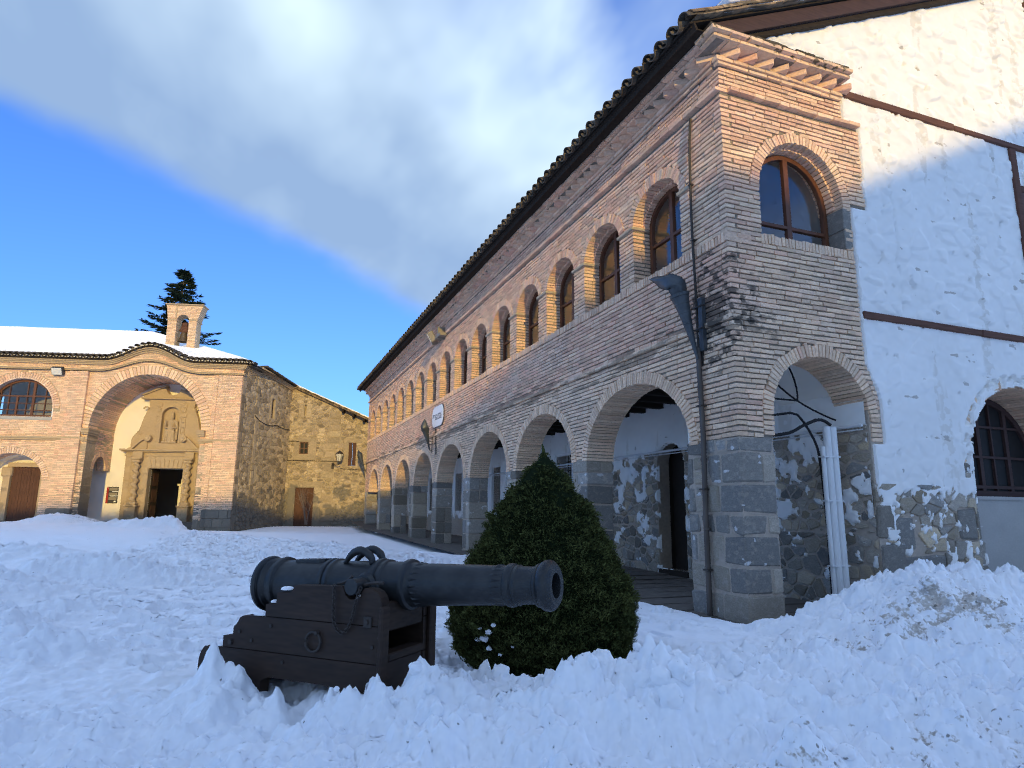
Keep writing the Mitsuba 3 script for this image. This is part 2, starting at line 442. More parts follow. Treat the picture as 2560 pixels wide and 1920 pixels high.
def voussoirs(F, c, a, spring, rise, t, d0, d1, pitch, tone, a0=0.0, a1=math.pi, straight=0.0):
    """Radial bricks of an arch from angle a0 to a1, from depth d0 (front) to d1."""
    th = np.linspace(a0, a1, 400)
    L = np.r_[0, np.cumsum(np.hypot(np.diff((a + t / 2) * np.cos(th)), np.diff((rise + t / 2) * np.sin(th))))]
    n = max(6, int(round(L[-1] / pitch)))
    e = np.interp(np.linspace(0, L[-1], n + 1), L, th)
    out = []
    for i in range(n):
        g = 0.11 * (e[i + 1] - e[i])
        x0, x1 = e[i] + g, e[i + 1] - g
        jin, jout = rng.normal(0, 0.005), rng.normal(0, 0.012)
        q = []
        for x, o in ((x0, 0), (x1, 0), (x1, 1), (x0, 1)):
            k = t + jout if o else -0.008 + jin
            q.append((c + (a + k) * math.cos(x), spring + (rise + k) * math.sin(x)))
        q = np.array(q)
        pr = d0 + rng.uniform(-0.003, 0.010)
        v = np.vstack([np.c_[q, np.full(4, pr)], np.c_[q, np.full(4, d1)]])
        f = np.array([[0, 1, 2, 3], [0, 4, 5, 1], [1, 5, 6, 2], [2, 6, 7, 3], [3, 7, 4, 0], [7, 6, 5, 4]])
        xm = (x0 + x1) / 2
        uv = (random.random(), float(np.clip(tone(c + a * math.cos(xm), spring + rise * math.sin(xm)) + rng.normal(0, 0.15), 0, 1)))
        out.append((F(v[:, 0], v[:, 1], v[:, 2]), f, uv))
    return out


def rubble(F, region, size, asp=1.5, joint=0.018, proud=(0.005, 0.03), tone=lambda u, z: 0.3, seed=1, base=0.0):
    """Irregular stones: the cells of scattered points, each with its own bevel and height."""
    r = np.random.default_rng(seed)
    x0, y0, x1, y1 = region.bounds
    sx, sy = size * math.sqrt(asp), size / math.sqrt(asp)
    gx, gy = np.meshgrid(np.arange(x0 - 2 * sx, x1 + 2 * sx, sx), np.arange(y0 - 2 * sy, y1 + 2 * sy, sy))
    gx = gx + (np.arange(gx.shape[0]) % 2)[:, None] * sx * 0.5
    P = np.c_[gx.ravel(), gy.ravel()] + r.uniform(-0.42, 0.42, (gx.size, 2)) * [sx, sy]
    P = P[r.random(len(P)) > 0.16]
    V = Voronoi(P * [1 / asp, 1])
    out = []
    for i in range(len(P)):
        reg = V.regions[V.point_region[i]]
        if not reg or -1 in reg: continue
        g = Polygon(V.vertices[reg] * [asp, 1])
        if not g.is_valid or not region.intersects(g): continue
        g = g.intersection(region).buffer(-joint * r.uniform(0.6, 1.5))
        for q in getattr(g, 'geoms', [g]):
            if q.is_empty or q.area < 0.0012: continue
            q = q.buffer(-0.012).buffer(0.012, quad_segs=2).simplify(0.006)
            if q.is_empty or q.geom_type != 'Polygon': continue
            p = np.array(q.exterior.coords)[:-1]
            if len(p) < 3: continue
            c = p.mean(0)
            n = len(p)
            k = 1 - min(0.30, 0.022 / math.sqrt(q.area))
            h = base + r.uniform(*proud)
            p1 = c + (p - c) * k + r.normal(0, 0.003, p.shape)
            hh = h + r.normal(0, 0.004, n)
            v = np.vstack([np.c_[p, np.full(n, base - 0.04)], np.c_[p, np.full(n, base + (h - base) * 0.45)], np.c_[p1, hh], [[c[0], c[1], h + 0.006]]])
            ii = np.arange(n); jj = (ii + 1) % n
            f = np.vstack([np.c_[ii, jj, jj + n], np.c_[ii, jj + n, ii + n], np.c_[ii + n, jj + n, jj + 2 * n], np.c_[ii + n, jj + 2 * n, ii + 2 * n], np.c_[ii + 2 * n, jj + 2 * n, np.full(n, 3 * n)]])
            uv = (float(r.random()), float(np.clip(tone(*c) + r.normal(0, 0.22), 0, 1)))
            out.append((F(v[:, 0], v[:, 1], v[:, 2]), f, uv))
    return out


def tube(pts, rad, sides=10, cap=True):
    p = np.asarray(pts, float)
    t = np.gradient(p, axis=0)
    t /= np.linalg.norm(t, axis=1, keepdims=True) + 1e-12
    ref = np.array([0, 0, 1.0]) if abs(t[:, 2]).mean() < 0.8 else np.array([1.0, 0, 0])
    a = np.cross(t, ref); a /= np.linalg.norm(a, axis=1, keepdims=True) + 1e-12
    b = np.cross(t, a)
    ang = np.arange(sides) * 2 * np.pi / sides
    R = np.broadcast_to(rad, (len(p),))[:, None, None]
    v = (p[:, None] + R * (np.cos(ang)[None, :, None] * a[:, None] + np.sin(ang)[None, :, None] * b[:, None])).reshape(-1, 3)
    i, j = np.meshgrid(np.arange(len(p) - 1), np.arange(sides), indexing='ij')
    q = np.stack([i * sides + j, i * sides + (j + 1) % sides, (i + 1) * sides + (j + 1) % sides, (i + 1) * sides + j], -1).reshape(-1, 4)
    f = np.vstack([q[:, [0, 1, 2]], q[:, [0, 2, 3]]])
    if cap:
        n = len(v)
        v = np.vstack([v, p[0], p[-1]])
        k = np.arange(sides)
        e = (len(p) - 1) * sides
        f = np.vstack([f, np.c_[(k + 1) % sides, k, np.full(sides, n)], np.c_[e + k, e + (k + 1) % sides, np.full(sides, n + 1)]])
    return (v, f, None)


def lathe(prof, O, ax, sides=32):
    """prof: (s, r) pairs along the axis from O."""
    ax = np.array(ax, float) / np.linalg.norm(ax)
    a = np.cross(ax, [0, 0, 1.0] if abs(ax[2]) < 0.9 else [1.0, 0, 0]); a /= np.linalg.norm(a)
    b = np.cross(ax, a)
    pr = np.asarray(prof, float)
    ang = np.arange(sides) * 2 * np.pi / sides
    v = (np.asarray(O, float) + pr[:, 0][:, None, None] * ax + pr[:, 1][:, None, None] * (np.cos(ang)[None, :, None] * a + np.sin(ang)[None, :, None] * b)).reshape(-1, 3)
    n = len(pr)
    i, j = np.meshgrid(np.arange(n - 1), np.arange(sides), indexing='ij')
    q = np.stack([i * sides + j, i * sides + (j + 1) % sides, (i + 1) * sides + (j + 1) % sides, (i + 1) * sides + j], -1).reshape(-1, 4)
    return (v, np.vstack([q[:, [0, 1, 2]], q[:, [0, 2, 3]]]), None)


def smooth_path(pts, n=24):
    p = np.asarray(pts, float)
    t = np.r_[0, np.cumsum(np.linalg.norm(np.diff(p, axis=0), axis=1))]
    from scipy.interpolate import PchipInterpolator
    return PchipInterpolator(t, p)(np.linspace(0, t[-1], n))


def man(m):
    q = m.to_mesh()
    return np.array(q.vert_properties[:, :3], float), np.array(q.tri_verts, int)


def ball(c, r, n=16):
    return manifold3d.Manifold.sphere(r, n).translate(list(map(float, c)))


def bone(a, ra, b, rb):
    return manifold3d.Manifold.batch_hull([ball(a, ra), ball(b, rb)])


def frame_bars(F, poly_out, w, d0, d1, bars=()):
    """A window frame: the border of a shape, plus bars (u0, z0, u1, z1 boxes) inside it."""
    ring = poly_out.difference(poly_out.buffer(-w))
    return [prism(ring, F, d0, d1)] + [prism(sbox(*b).intersection(poly_out.buffer(-w * 0.9)), F, d0 + 0.003, d1 - 0.003) for b in bars]

# ================================================================== the arcade building
AB = 'arcade_building'
lab(AB, 'long two-storey brick arcade building with stone piers, tiled eaves and a whitewashed gable wall', 'building')
TA, TU = 0.64, 0.46
PIERS = [5.12, 9.20, 13.28, 17.44, 21.42, 25.47, 29.53]
PW = 0.36
LOW = []
e0 = 1.16
for c in PIERS + [33.06 + PW]:
    LOW.append((e0, c - PW)); e0 = c + PW
SPR, RISE = 2.62, 1.32
low_arch = [((a + b) / 2, (b - a) / 2) for a, b in LOW]
UPC = [1.94 + 2.058 * k for k in range(16)]
UH, USP, URI, SILL = 0.77, 7.03, 0.585, 5.86
END = 34.6

lows = unary_union([arch_poly(c, a, SPR, RISE, 0) for c, a in low_arch])
lrings = unary_union([arch_poly(c, a + 0.215, SPR, RISE + 0.215, SPR) for c, a in low_arch])
ups = unary_union([arch_poly(c, UH, USP, URI, SILL) for c in UPC])
urings = unary_union([arch_poly(c, UH + 0.2, USP, URI + 0.2, USP) for c in UPC])


def tone_a(u, z):
    t = 0.30
    if z > 7.7: t = 0.55
    elif z > 5.8: t = 0.25
    elif z > 4.5: t = 0.62
    else: t = 0.10
    if u < 1.1 and 4.5 < z < 5.6: t = 0.7
    if u > 30: t = 0.5
    return t


faceA = sbox(0, 2.66, END, 8.74)
coreA = faceA.difference(unary_union([arch_poly(c, a + 0.012, SPR, RISE + 0.012, 0) for c, a in low_arch])).difference(unary_union([arch_poly(c, UH + 0.012, USP, URI + 0.012, SILL - 0.1) for c in UPC]))
lowcore = coreA.intersection(sbox(0.03, 0, 40, 5.6))
upcore = coreA.intersection(sbox(0.03, 5.6, 40, 9))
put(AB + '__wall_core', [prism(lowcore, FA, -TA, -0.024), prism(upcore, FA, -TU, -0.024)], 'm_mortar')
sillband = sbox(-1, 5.70, 40, SILL)
strA = sbox(-1, 4.445, 40, 4.53)
strU = sbox(-1, 8.245, 40, 8.36)
bands = unary_union([sillband, strA, strU])
regA = faceA.difference(lows).difference(lrings).difference(ups).difference(urings).difference(bands)
bA = []
bA += lay(FA, regA.intersection(sbox(0, 2.6, 40, 4.446)), 2.66, 4.44, 0.081, tone_a, jamb=TA, corner=0)
bA += lay(FA, regA.intersection(sbox(0, 4.529, 40, 5.70)), 4.53, 5.70, 0.0836, tone_a, corner=1)
bA += lay(FA, regA.intersection(sbox(0, SILL - 0.001, 40, 8.291)), SILL, 8.245, 0.0795, tone_a, jamb=TU, corner=1)
bA += lay(FA, regA.intersection(sbox(0, 8.359, 40, 8.75)), 8.36, 8.74, 0.076, tone_a, corner=0)
# string courses and sill
bA += lay(FA, sbox(0, 4.445, END, 4.53), 4.445, 4.53, 0.085, tone_a, joint=0.012, base=0.045, corner=0)
bA += lay(FA, sbox(0, 8.29, END, 8.36), 8.29, 8.36, 0.07, tone_a, joint=0.008, base=0.085, corner=0)
FAv = Frame((0, 0, 0), (0, 0, 1), (-1, 0, 0), (0, 1, 0))
u = 0.0
sillb = []
while u < END:
    w = random.uniform(0.048, 0.066)
    sillb.append(brick(FA, u, min(u + w, END), 5.715 + rng.normal(0, 0.004), SILL + rng.normal(0, 0.006), TU, 0.018, (random.random(), random.uniform(0.1, 0.5))))
    u += w + 0.020
vsA = []
for c, a in low_arch:
    vsA += voussoirs(FA, c, a, SPR, RISE, 0.215, 0.006, -TA, 0.074, lambda u, z: 0.06)
for c in UPC:
    vsA += voussoirs(FA, c, UH, USP, URI, 0.19, 0.004, -0.23, 0.07, lambda u, z: 0.75 if random.random() < 0.55 else 0.15)
    vsA += voussoirs(FA, c, UH - 0.05, USP, URI - 0.05, 0.15, -0.236, -TU, 0.07, lambda u, z: 0.4)
# piers of the upper loggia: imposts
imp = []
for k in range(17):
    lo = UPC[k - 1] + UH if k else 0.0
    hi = UPC[k] - UH if k < 16 else END
    if k == 0: lo = 0.75
    if k == 16: hi = lo + 0.5
    imp.append(cbox(FA, lo - 0.045 if k else lo + 0.1, hi + 0.045 if k < 16 else hi, USP - 0.035, USP + 0.025, -TU - 0.01, 0.045, 0.008, 0.003, (random.uniform(0.5, 0.9), 0.25)))
for m in imp: add(AB + '__impost', m[0], m[1], 'm_stone', (0.75, 0.55))

# ---- the end face of the loggia, towards the camera
BW = 2.64
lowB = arch_poly(1.66, 1.0, 3.02, 1.0, 0)
lowBr = arch_poly(1.66, 1.2, 3.02, 1.2, 2.70)
winB = arch_poly(1.58, 0.90, 6.72, 0.98, 5.94)
winBr = arch_poly(1.58, 1.09, 6.72, 1.17, 6.72)
faceB = sbox(0, 2.66, BW, 8.74)
tooth = unary_union([sbox(BW, 7.32, 3.0, 8.30), sbox(BW, 6.78, 2.9, 7.32), Polygon([(2.6, 3.98), (2.66, 3.98), (2.88, 3.4), (2.90, 2.70), (2.6, 2.70)])])
faceB = unary_union([faceB, tooth, Polygon([(2.9, 6.78), (3.03, 6.78), (2.94, 7.32), (2.9, 7.32)])])
coreB = faceB.difference(arch_poly(1.66, 1.012, 3.02, 1.012, 0)).difference(arch_poly(1.58, 0.912, 6.72, 0.992, 5.84))
coreB = coreB.intersection(sbox(0.02, 0, 4, 9))
put(AB + '__wall_core', [prism(coreB.intersection(sbox(0, 0, 4, 5.6)), FB, -TA, -0.024), prism(coreB.intersection(sbox(0, 5.6, 4, 9)), FB, -0.5, -0.024)], 'm_mortar')


def tone_b(u, z):
    if z > 7.4: return 0.72 if u < 1.6 and z < 8.3 else 0.42
    if u < 0.55 and 4.6 < z < 7.2: return 0.42
    if z < 3.6 and u > 2.4: return 0.5 if 3.1 < z < 3.5 else 0.1
    if 3.1 < z < 3.3 and u < 0.5: return 0.5
    return 0.08


regB = faceB.difference(lowB).difference(lowBr).difference(winB).difference(winBr)
strB = sbox(-1, 8.29, 5, 8.36)
silB = sbox(0.66, 5.76, BW, 5.94)
bB = []
bB += lay(FB, regB.intersection(sbox(0, 2.6, 4, 4.446)), 2.66, 4.44, 0.081, tone_b, jamb=TA, corner=1)
bB += lay(FB, regB.intersection(sbox(0, 4.445, 4, 4.531)), 4.445, 4.53, 0.085, tone_b, corner=1)
bB += lay(FB, regB.difference(silB).intersection(sbox(0, 4.529, 4, 5.701)), 4.53, 5.70, 0.0836, tone_b, corner=0)
bB += lay(FB, regB.difference(silB).intersection(sbox(0, 5.70, 4, 5.86)), 5.70, 5.86, 0.08, tone_b, corner=0)
bB += lay(FB, regB.difference(silB).intersection(sbox(0, 5.86, 4, 8.246)), 5.86, 8.245, 0.0795, tone_b, jamb=0.5, corner=0)
bB += lay(FB, regB.intersection(sbox(0, 8.359, BW, 8.75)), 8.36, 8.74, 0.076, tone_b, corner=1)
bB += lay(FB, sbox(0, 8.29, 2.97, 8.36), 8.29, 8.36, 0.07, tone_b, joint=0.008, base=0.085, corner=1)
u = 0.66
while u < BW - 0.04:
    w = random.uniform(0.05, 0.066)
    sillb.append(brick(FB, u, u + w, 5.775 + rng.normal(0, 0.004), 5.93 + rng.normal(0, 0.008), 0.4, 0.012, (random.uniform(0.2, 0.8), random.uniform(0.0, 0.25))))
    u += w + 0.014
vsB = voussoirs(FB, 1.66, 1.0, 3.02, 1.0, 0.19, 0.008, -TA, 0.072, lambda u, z: 0.45 if random.random() < 0.1 else 0.05)
zz = 2.70
while zz < 2.98:   # the straight foot of that arch
    for x0, x1 in ((0.47, 0.665), (2.655, 2.87)):
        vsB.append(brick(FB, x0, x1, zz + 0.008, zz + 0.066, TA, 0.006, (random.random(), 0.1)))
    zz += 0.077
vsB += voussoirs(FB, 1.58, 0.90, 6.72, 0.98, 0.17, 0.006, -0.16, 0.068, lambda u, z: 0.6 if u < 1.3 else 0.25)
vsB += voussoirs(FB, 1.58, 0.86, 6.72, 0.94, 0.15, -0.166, -0.5, 0.085, lambda u, z: 0.35)
pieces(AB + '__brick', AB + '__brickwork', bA + bB, 'm_brick')
pieces(AB + '__voussoir', AB + '__arch_brickwork', vsA + vsB, 'm_brick')
pieces(AB + '__sill_brick', AB + '__sill_brickwork', sillb, 'm_brick', 120)
# grey stone quoin in the right jamb of the end window
for z0, z1 in ((5.96, 6.30), (6.31, 6.70)):
    m = cbox(FB, 2.46, BW - 0.004, z0, z1, -0.45, 0.004, 0.01, 0.004, (0.35, 0.1)); add(AB + '__stone', m[0], m[1], 'm_stone', m[2])

# ---- cornices: two courses, the saw-tooth, two courses
corn, teeth = [], []
for F, L0, L1, par in ((FA, -0.36, END, 0), (FB, -0.36, 2.56, 1)):
    for z0, z1, b, st in ((8.742, 8.80, 0.05, 0), (8.803, 8.872, 0.085, 0), (8.985, 9.045, 0.32, 1), (9.048, 9.11, 0.40, 1)):
        if not par and st: b = {0.32: 0.262, 0.40: 0.36}[b]
        reg = sbox(-b if par else -b + 0.16, z0, BW - 0.02 if (par and not st) else L1, z1)
        corn += lay(F, reg, z0, z1, z1 - z0, (lambda u, z: 0.12) if par else (lambda u, z: 0.4), joint=0.008, base=b, depth=0.05)
    step = 0.345 if par else 0.31
    u = 0.02
    while u < L1 - 0.1:
        q = [(u, 0.0), (u + 0.215, 0.245), (u + 0.245, 0.235), (u + 0.33, 0.0)]
        q = np.array(q) + rng.normal(0, 0.005, (4, 2))
        v = np.vstack([np.c_[q[:, 0], np.full(4, 8.878), q[:, 1]], np.c_[q[:, 0], np.full(4, 8.978), q[:, 1]]])
        f = np.array([[0, 1, 2, 3], [7, 6, 5, 4], [0, 4, 5, 1], [1, 5, 6, 2], [2, 6, 7, 3], [3, 7, 4, 0]])
        teeth.append((F(v[:, 0], v[:, 1], v[:, 2]), f, (random.uniform(0.5, 1), 0.3 if random.random() > 0.25 else 0.9)))
        u += step
pieces(AB + '__cornice_brick', AB + '__cornice', corn, 'm_brick', 150)
pieces(AB + '__sawtooth_brick', AB + '__sawtooth', teeth, 'm_brick', 140)
put(AB + '__cornice_core', [bx(FA, 0, END, 8.74, 9.10, -TU, 0.02), bx(FB, 0.01, 2.6, 8.74, 9.10, -0.5, 0.018), bx(FA, -0.28, END, 8.99, 9.10, 0.02, 0.235), bx(FB, 0.0, 2.5, 8.992, 9.098, 0.018, 0.268)], 'm_mortar')
# mossy old tiles that cap the end cornice
caps = []
u = -0.38
while u < 2.5:
    w = random.uniform(0.17, 0.25)
    caps.append(cbox(FB, u, u + w - 0.008, 9.115, 9.165 + random.uniform(0, 0.02), -0.1, 0.37 + random.uniform(-0.015, 0.02), 0.014, 0.006, (random.random(), 0)))
    u += w
for m in caps: add(AB + '__cap_tile', m[0], m[1], 'm_old_tile', m[2])
zc = []
for i in range(9):
    x = -0.05 + 0.29 * i
    zc.append(cbox(FB, x, x + 0.30, 9.165, 9.23, -0.16, 0.2 - 0.01 * i, 0.02, 0.008, (random.random(), 0)))
put(AB + '__cornice_cap', zc, 'm_old_tile')

# ---- stone piers
st = []


def pier(u0, u1, z0, big=False):
    z = z0
    while z < 2.60:
        h = random.uniform(0.36, 0.56) if z < 2.0 else 0
        z1 = z + h
        if h == 0 or z1 > 2.4: z1 = 2.66 if 2.66 - z < 0.5 else (z + 2.66) / 2
        g = 0.012
        r = random.random()
        t = random.choice((0.05, 0.15, 0.3, 0.5))
        if r < 0.45:
            st.append(cbox(FA, u0 + rng.normal(0, .008), u1 + rng.normal(0, .008), z + g, z1 - g, -TA * 0.55, rng.uniform(-0.005, 0.012), 0.02, 0.006, (random.random(), t)))
            st.append(cbox(FA, u0 + rng.normal(0, .008), u1 + rng.normal(0, .008), z + g, z1 - g, -TA, -TA * 0.55 - 0.015, 0.02, 0.006, (random.random(), random.random() * 0.4)))
        else:
            m = u0 + (u1 - u0) * random.uniform(0.35, 0.65)
            st.append(cbox(FA, u0 + rng.normal(0, .008), m - g / 2, z + g, z1 - g, -TA, rng.uniform(-0.005, 0.012), 0.02, 0.006, (random.random(), t)))
            st.append(cbox(FA, m + g / 2, u1 + rng.normal(0, .008), z + g, z1 - g, -TA, rng.uniform(-0.005, 0.012), 0.02, 0.006, (random.random(), random.random() * 0.4)))
        z = z1


for c in PIERS: pier(c - PW + 0.02, c + PW - 0.02, -0.15)
pier(33.06 + PW * 2, END - 0.02, -0.1)
# the corner pier, course by course: (z0, z1, where the joint falls on the front, tones)
core = [bx(FA, 0.015, 1.25, -0.3, 2.66, -TA + 0.01, -0.012)]
for c in PIERS: core.append(bx(FA, c - PW + 0.04, c + PW - 0.04, -0.3, 2.66, -TA + 0.02, -0.012))
core.append(bx(FA, 33.82, END - 0.04, -0.3, 2.66, -TA + 0.02, -0.012))
for m in core: add(AB + '__pier_core', m[0], m[1], 'm_stone_mortar')
cz = [-0.25, 0.42, 0.80, 1.24, 1.55, 1.98, 2.44, 2.68]
for i in range(len(cz) - 1):
    z, z1, g = cz[i] + 0.014, cz[i + 1] - 0.014, 0.016
    k = (0.52, 0.36, 0.46, 0.30, 0.50, 0.44, 0.30)[i]          # quoin on the front face
    w = (0.66, 0.45, 0.62, 0.42, 0.64, 0.38, 0.62)[i]          # the same stone on the end face
    st.append(cbox(FB, -0.004, w, z, z1, -k, rng.uniform(0.0, 0.012), 0.03, 0.010, (random.uniform(0.25, 0.7), (0.35, 0.05, 0.05, 0.1, 0.05, 0.15, 0.1)[i])))
    if w < 0.6: st.append(cbox(FB, w + g, 0.655, z, z1, -k * 0.8, 0.004, 0.025, 0.008, (random.random(), 0.35)))
    u = k + g
    while u < 1.24:
        L = random.uniform(0.22, 0.42)
        u2 = min(u + L, 1.27) if 1.27 - (u + L) > 0.12 else 1.27
        if random.random() < 0.4 and z1 - z > 0.34:
            zm = z + (z1 - z) * random.uniform(0.35, 0.65)
            st.append(cbox(FA, u, u2, z, zm - g / 2, -0.3, rng.uniform(-0.004, 0.014), 0.025, 0.010, (random.random(), random.choice((0.1, 0.4, 0.6)))))
            st.append(cbox(FA, u, u2, zm + g / 2, z1, -0.3, rng.uniform(-0.004, 0.014), 0.025, 0.010, (random.random(), random.choice((0.1, 0.3, 0.5)))))
        else:
            st.append(cbox(FA, u, u2, z, z1, -0.3, rng.uniform(-0.004, 0.014), 0.025, 0.010, (random.random(), random.choice((0.05, 0.1, 0.4)))))
        u = u2 + g
    st.append(cbox(FA, 0.70, 1.262, z, z1, -TA, -0.32, 0.025, 0.008, (random.random(), 0.3)))
    st.append(cbox(FB, 0.40, 0.648, z, z1, -0.95, -k - g, 0.02, 0.006, (random.random(), 0.3)))
# ---- the wall under the whitewash right of the end arch
wallB = sbox(2.60, -0.3, 4.92, 2.05).union(sbox(4.6, 1.8, 4.90, 2.3))
bigs = [(2.64, 3.14, 0.62, 1.10, 0.1), (3.12, 4.02, 0.47, 0.92, 0.02), (2.64, 2.98, 1.18, 1.72, 0.25), (3.0, 3.42, 1.0, 1.5, 0.05), (4.45, 4.85, 1.15, 1.66, 0.1), (4.1, 4.84, 0.16, 0.52, 0.1)]
rest = wallB
for x0, x1, z0, z1, t in bigs:
    st.append(cbox(FB, x0, x1, z0, z1, -0.12, rng.uniform(0.0, 0.02), 0.03, 0.014, (random.uniform(0.2, 0.5), t)))
    rest = rest.difference(sbox(x0 - 0.015, z0 - 0.015, x1 + 0.015, z1 + 0.015))
st += rubble(FB, rest, 0.24, 1.5, 0.012, (0.0, 0.022), lambda u, z: 0.35, 5, -0.008)
# the dark jamb behind the conduits and the house wall of the covered walk
jambB = sbox(0.05, -0.2, 3.4, 3.0)
FJ = Frame((2.62, 0, 0), (0, 1, 0), (-1, 0, 0))
put(AB + '__gable_core', [bx(FB, 2.635, 9.0, 9.2, 9.8, -0.4, -0.06), prism(Polygon([(2.635, -0.3), (4.93, -0.3), (4.93, 2.4), (2.635, 2.4)]), FB, -0.45, -0.022)], 'm_stone_mortar')
arch_in = [sbox(5.0, 0.25, 6.1, 2.7).union(arch_poly(5.55, 0.55, 2.7, 0.5, 2.6))]
wins_in = [(10.75, 11.85), (17.1, 18.1), (22.4, 23.4), (27.6, 28.6)]
holes = unary_union(arch_in + [sbox(a, 1.55, b, 3.35) for a, b in wins_in])
inner = sbox(0.02, -0.3, END, 4.2).difference(holes)
put(AB + '__house_wall', [prism(inner, FJ, -0.35, -0.01)], 'm_stone_mortar')
reg_in = inner.intersection(sbox(0.02, -0.2, 16, 3.02))
stin = rubble(FJ, reg_in.intersection(sbox(0, -1, 16, 1.25)), 0.25, 1.35, 0.02, (0.0, 0.03), lambda u, z: 0.3, 8, -0.005)
stin += rubble(FJ, reg_in.intersection(sbox(0, 1.25, 16, 3.1)), 0.19, 1.5, 0.022, (0.0, 0.026), lambda u, z: 0.45, 9, -0.005)
pieces(AB + '__stone', AB + '__stonework', st + stin, 'm_stone')
# dark recesses of the walk: a doorway and barred windows
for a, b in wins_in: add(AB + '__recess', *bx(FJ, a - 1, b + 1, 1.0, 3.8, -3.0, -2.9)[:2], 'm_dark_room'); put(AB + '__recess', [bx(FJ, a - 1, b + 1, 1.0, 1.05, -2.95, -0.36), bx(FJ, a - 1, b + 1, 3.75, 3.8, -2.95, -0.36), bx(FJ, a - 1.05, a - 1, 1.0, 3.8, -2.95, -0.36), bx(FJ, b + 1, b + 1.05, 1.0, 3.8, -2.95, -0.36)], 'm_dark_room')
k = put(AB + '__doorway', [bx(FJ, 5.0, 6.1, 0.2, 3.25, -0.5, -0.45), bx(FJ, 4.98, 6.12, 0.0, 0.25, -0.5, 0.02), bx(FJ, 4.6, 6.5, -0.2, 3.6, -0.60, -0.56), bx(FJ, 4.93, 4.99, -0.2, 3.6, -0.58, -0.30), bx(FJ, 6.11, 6.17, -0.2, 3.6, -0.58, -0.30), bx(FJ, 4.9, 6.2, 3.22, 3.5, -0.58, -0.30)], 'm_beam')
for a, b in wins_in:
    put(AB + '__window_reveal', [bx(FJ, b, b + 0.02, 1.5, 3.4, -0.86, 0.008), bx(FJ, a - 0.02, a, 1.5, 3.4, -0.86, 0.008), bx(FJ, a, b, 3.35, 3.37, -0.86, 0.008), bx(FJ, a, b, 1.53, 1.55, -0.86, 0.03)], 'm_plaster')
    bars = [tube([FJ(x, 1.55, -0.35), FJ(x, 3.35, -0.35)], 0.012, 6) for x in np.linspace(a + 0.15, b - 0.15, 6)] + [tube([FJ(a, z, -0.35), FJ(b, z, -0.35)], 0.012, 6) for z in np.linspace(1.75, 3.15, 6)]
    put(AB + '__window_grille', bars, 'm_iron')


# ---- peeling whitewash: one sheet whose broken edge follows a noise field
def wash(F, x0, x1, z0, z1, step, mask, lump, thick=0.016, base=0.0, cut=None):
    us, zs = np.arange(x0, x1 + 1e-6, step), np.arange(z0, z1 + 1e-6, step)
    U, Z = np.meshgrid(us, zs)
    m = mask(U, Z)
    d = base + np.clip(m * 0.5, -0.06, thick) + lump(U, Z) * (m > 0)
    n0, n1 = U.shape
    i, j = np.meshgrid(np.arange(n0 - 1), np.arange(n1 - 1), indexing='ij')
    q = np.stack([i * n1 + j, i * n1 + j + 1, (i + 1) * n1 + j + 1, (i + 1) * n1 + j], -1).reshape(-1, 4)
    keep = m.ravel()[q].max(1) > -0.09
    if cut is not None: keep &= ~cut.ravel()[q].all(1)
    q = q[keep]
    used = np.unique(q)
    re = np.zeros(n0 * n1, int); re[used] = np.arange(len(used))
    v = F(U, Z, d).reshape(-1, 3)[used]
    return (v, re[q], None)


def nz(U, Z, s, o=4, seed=0):
    return meshkit.fbm(np.stack([U * s, Z * s, 0 * U + seed], -1), o, seed)


def stones_under(U, Z, dens, seed, amp):
    r = np.random.default_rng(seed)
    n = int(dens * (U.max() - U.min() + 1) * (Z.max() - Z.min() + 1))
    P = np.c_[r.uniform(U.min() - .5, U.max() + .5, n), r.uniform(Z.min() - .5, Z.max() + .5, n) * 1.6]
    ww = np.stack([U + 0.06 * (nz(U, Z, 7, 3, 3) - .5), (Z + 0.05 * (nz(U, Z, 8, 3, 5) - .5)) * 1.6], -1)
    dd, ii = cKDTree(P).query(ww.reshape(-1, 2), k=2)
    e = np.clip((dd[:, 1] - dd[:, 0]) / 0.07, 0, 1).reshape(U.shape)
    h = r.random(n)[ii[:, 0]].reshape(U.shape)
    return amp * (e ** 0.7) * np.where(h > 0.5, h, 0.15)


barch = arch_poly(6.42, 1.45, 2.42, 1.46, -1)
brush = lambda U, Z: shapely.contains_xy(barch, U + 0.05 * (nz(U, Z, 5, 3, 77) - .5) - 0.10 * np.clip(1.6 - Z, 0, 1.4), Z)


def mask_gable(U, Z):
    low = 1.86 + 0.30 * (nz(U, Z, 3.2, 4, 2) - .5)
    m = (Z - low) * 1.2 + 0.9 * (nz(U, Z, 9, 4, 6) - .5) * np.exp(-np.abs(Z - low) * 3)
    strk = np.exp(-((U - 2.90) / 0.16) ** 2) * np.clip(Z - 0.75, 0, 1) * 1.3 + np.exp(-((U - 3.35) / 0.2) ** 2) * 0.22 + np.exp(-((U - 4.2) / 0.35) ** 2) * np.exp(-((Z - 1.35) / 0.4) ** 2) * 0.5
    m = np.maximum(m, strk - 0.32 + 2.2 * (nz(U, Z, 6.5, 4, 12) - .62))
    m = np.maximum(m, 3.0 * (nz(U, Z, 5, 4, 44) - 0.665))
    edge = np.hypot(np.maximum(np.abs(U - 6.42) - 1.45, -9), 0)
    ring = shapely.contains_xy(barch.buffer(0.22), U, Z)
    m = np.where(ring & (Z > 1.4), np.minimum(m, 2.4 * (0.56 - nz(U, Z, 7, 4, 19))), m)
    holes_ = nz(U, Z, 5.5, 5, 33)
    m = np.where((holes_ > 0.80), np.minimum(m, -0.05), m)
    tb = np.array(shapely.contains_xy(faceB.buffer(0.012), U, Z)) & (Z > 2.6)
    return np.where(tb, -1.0, m)


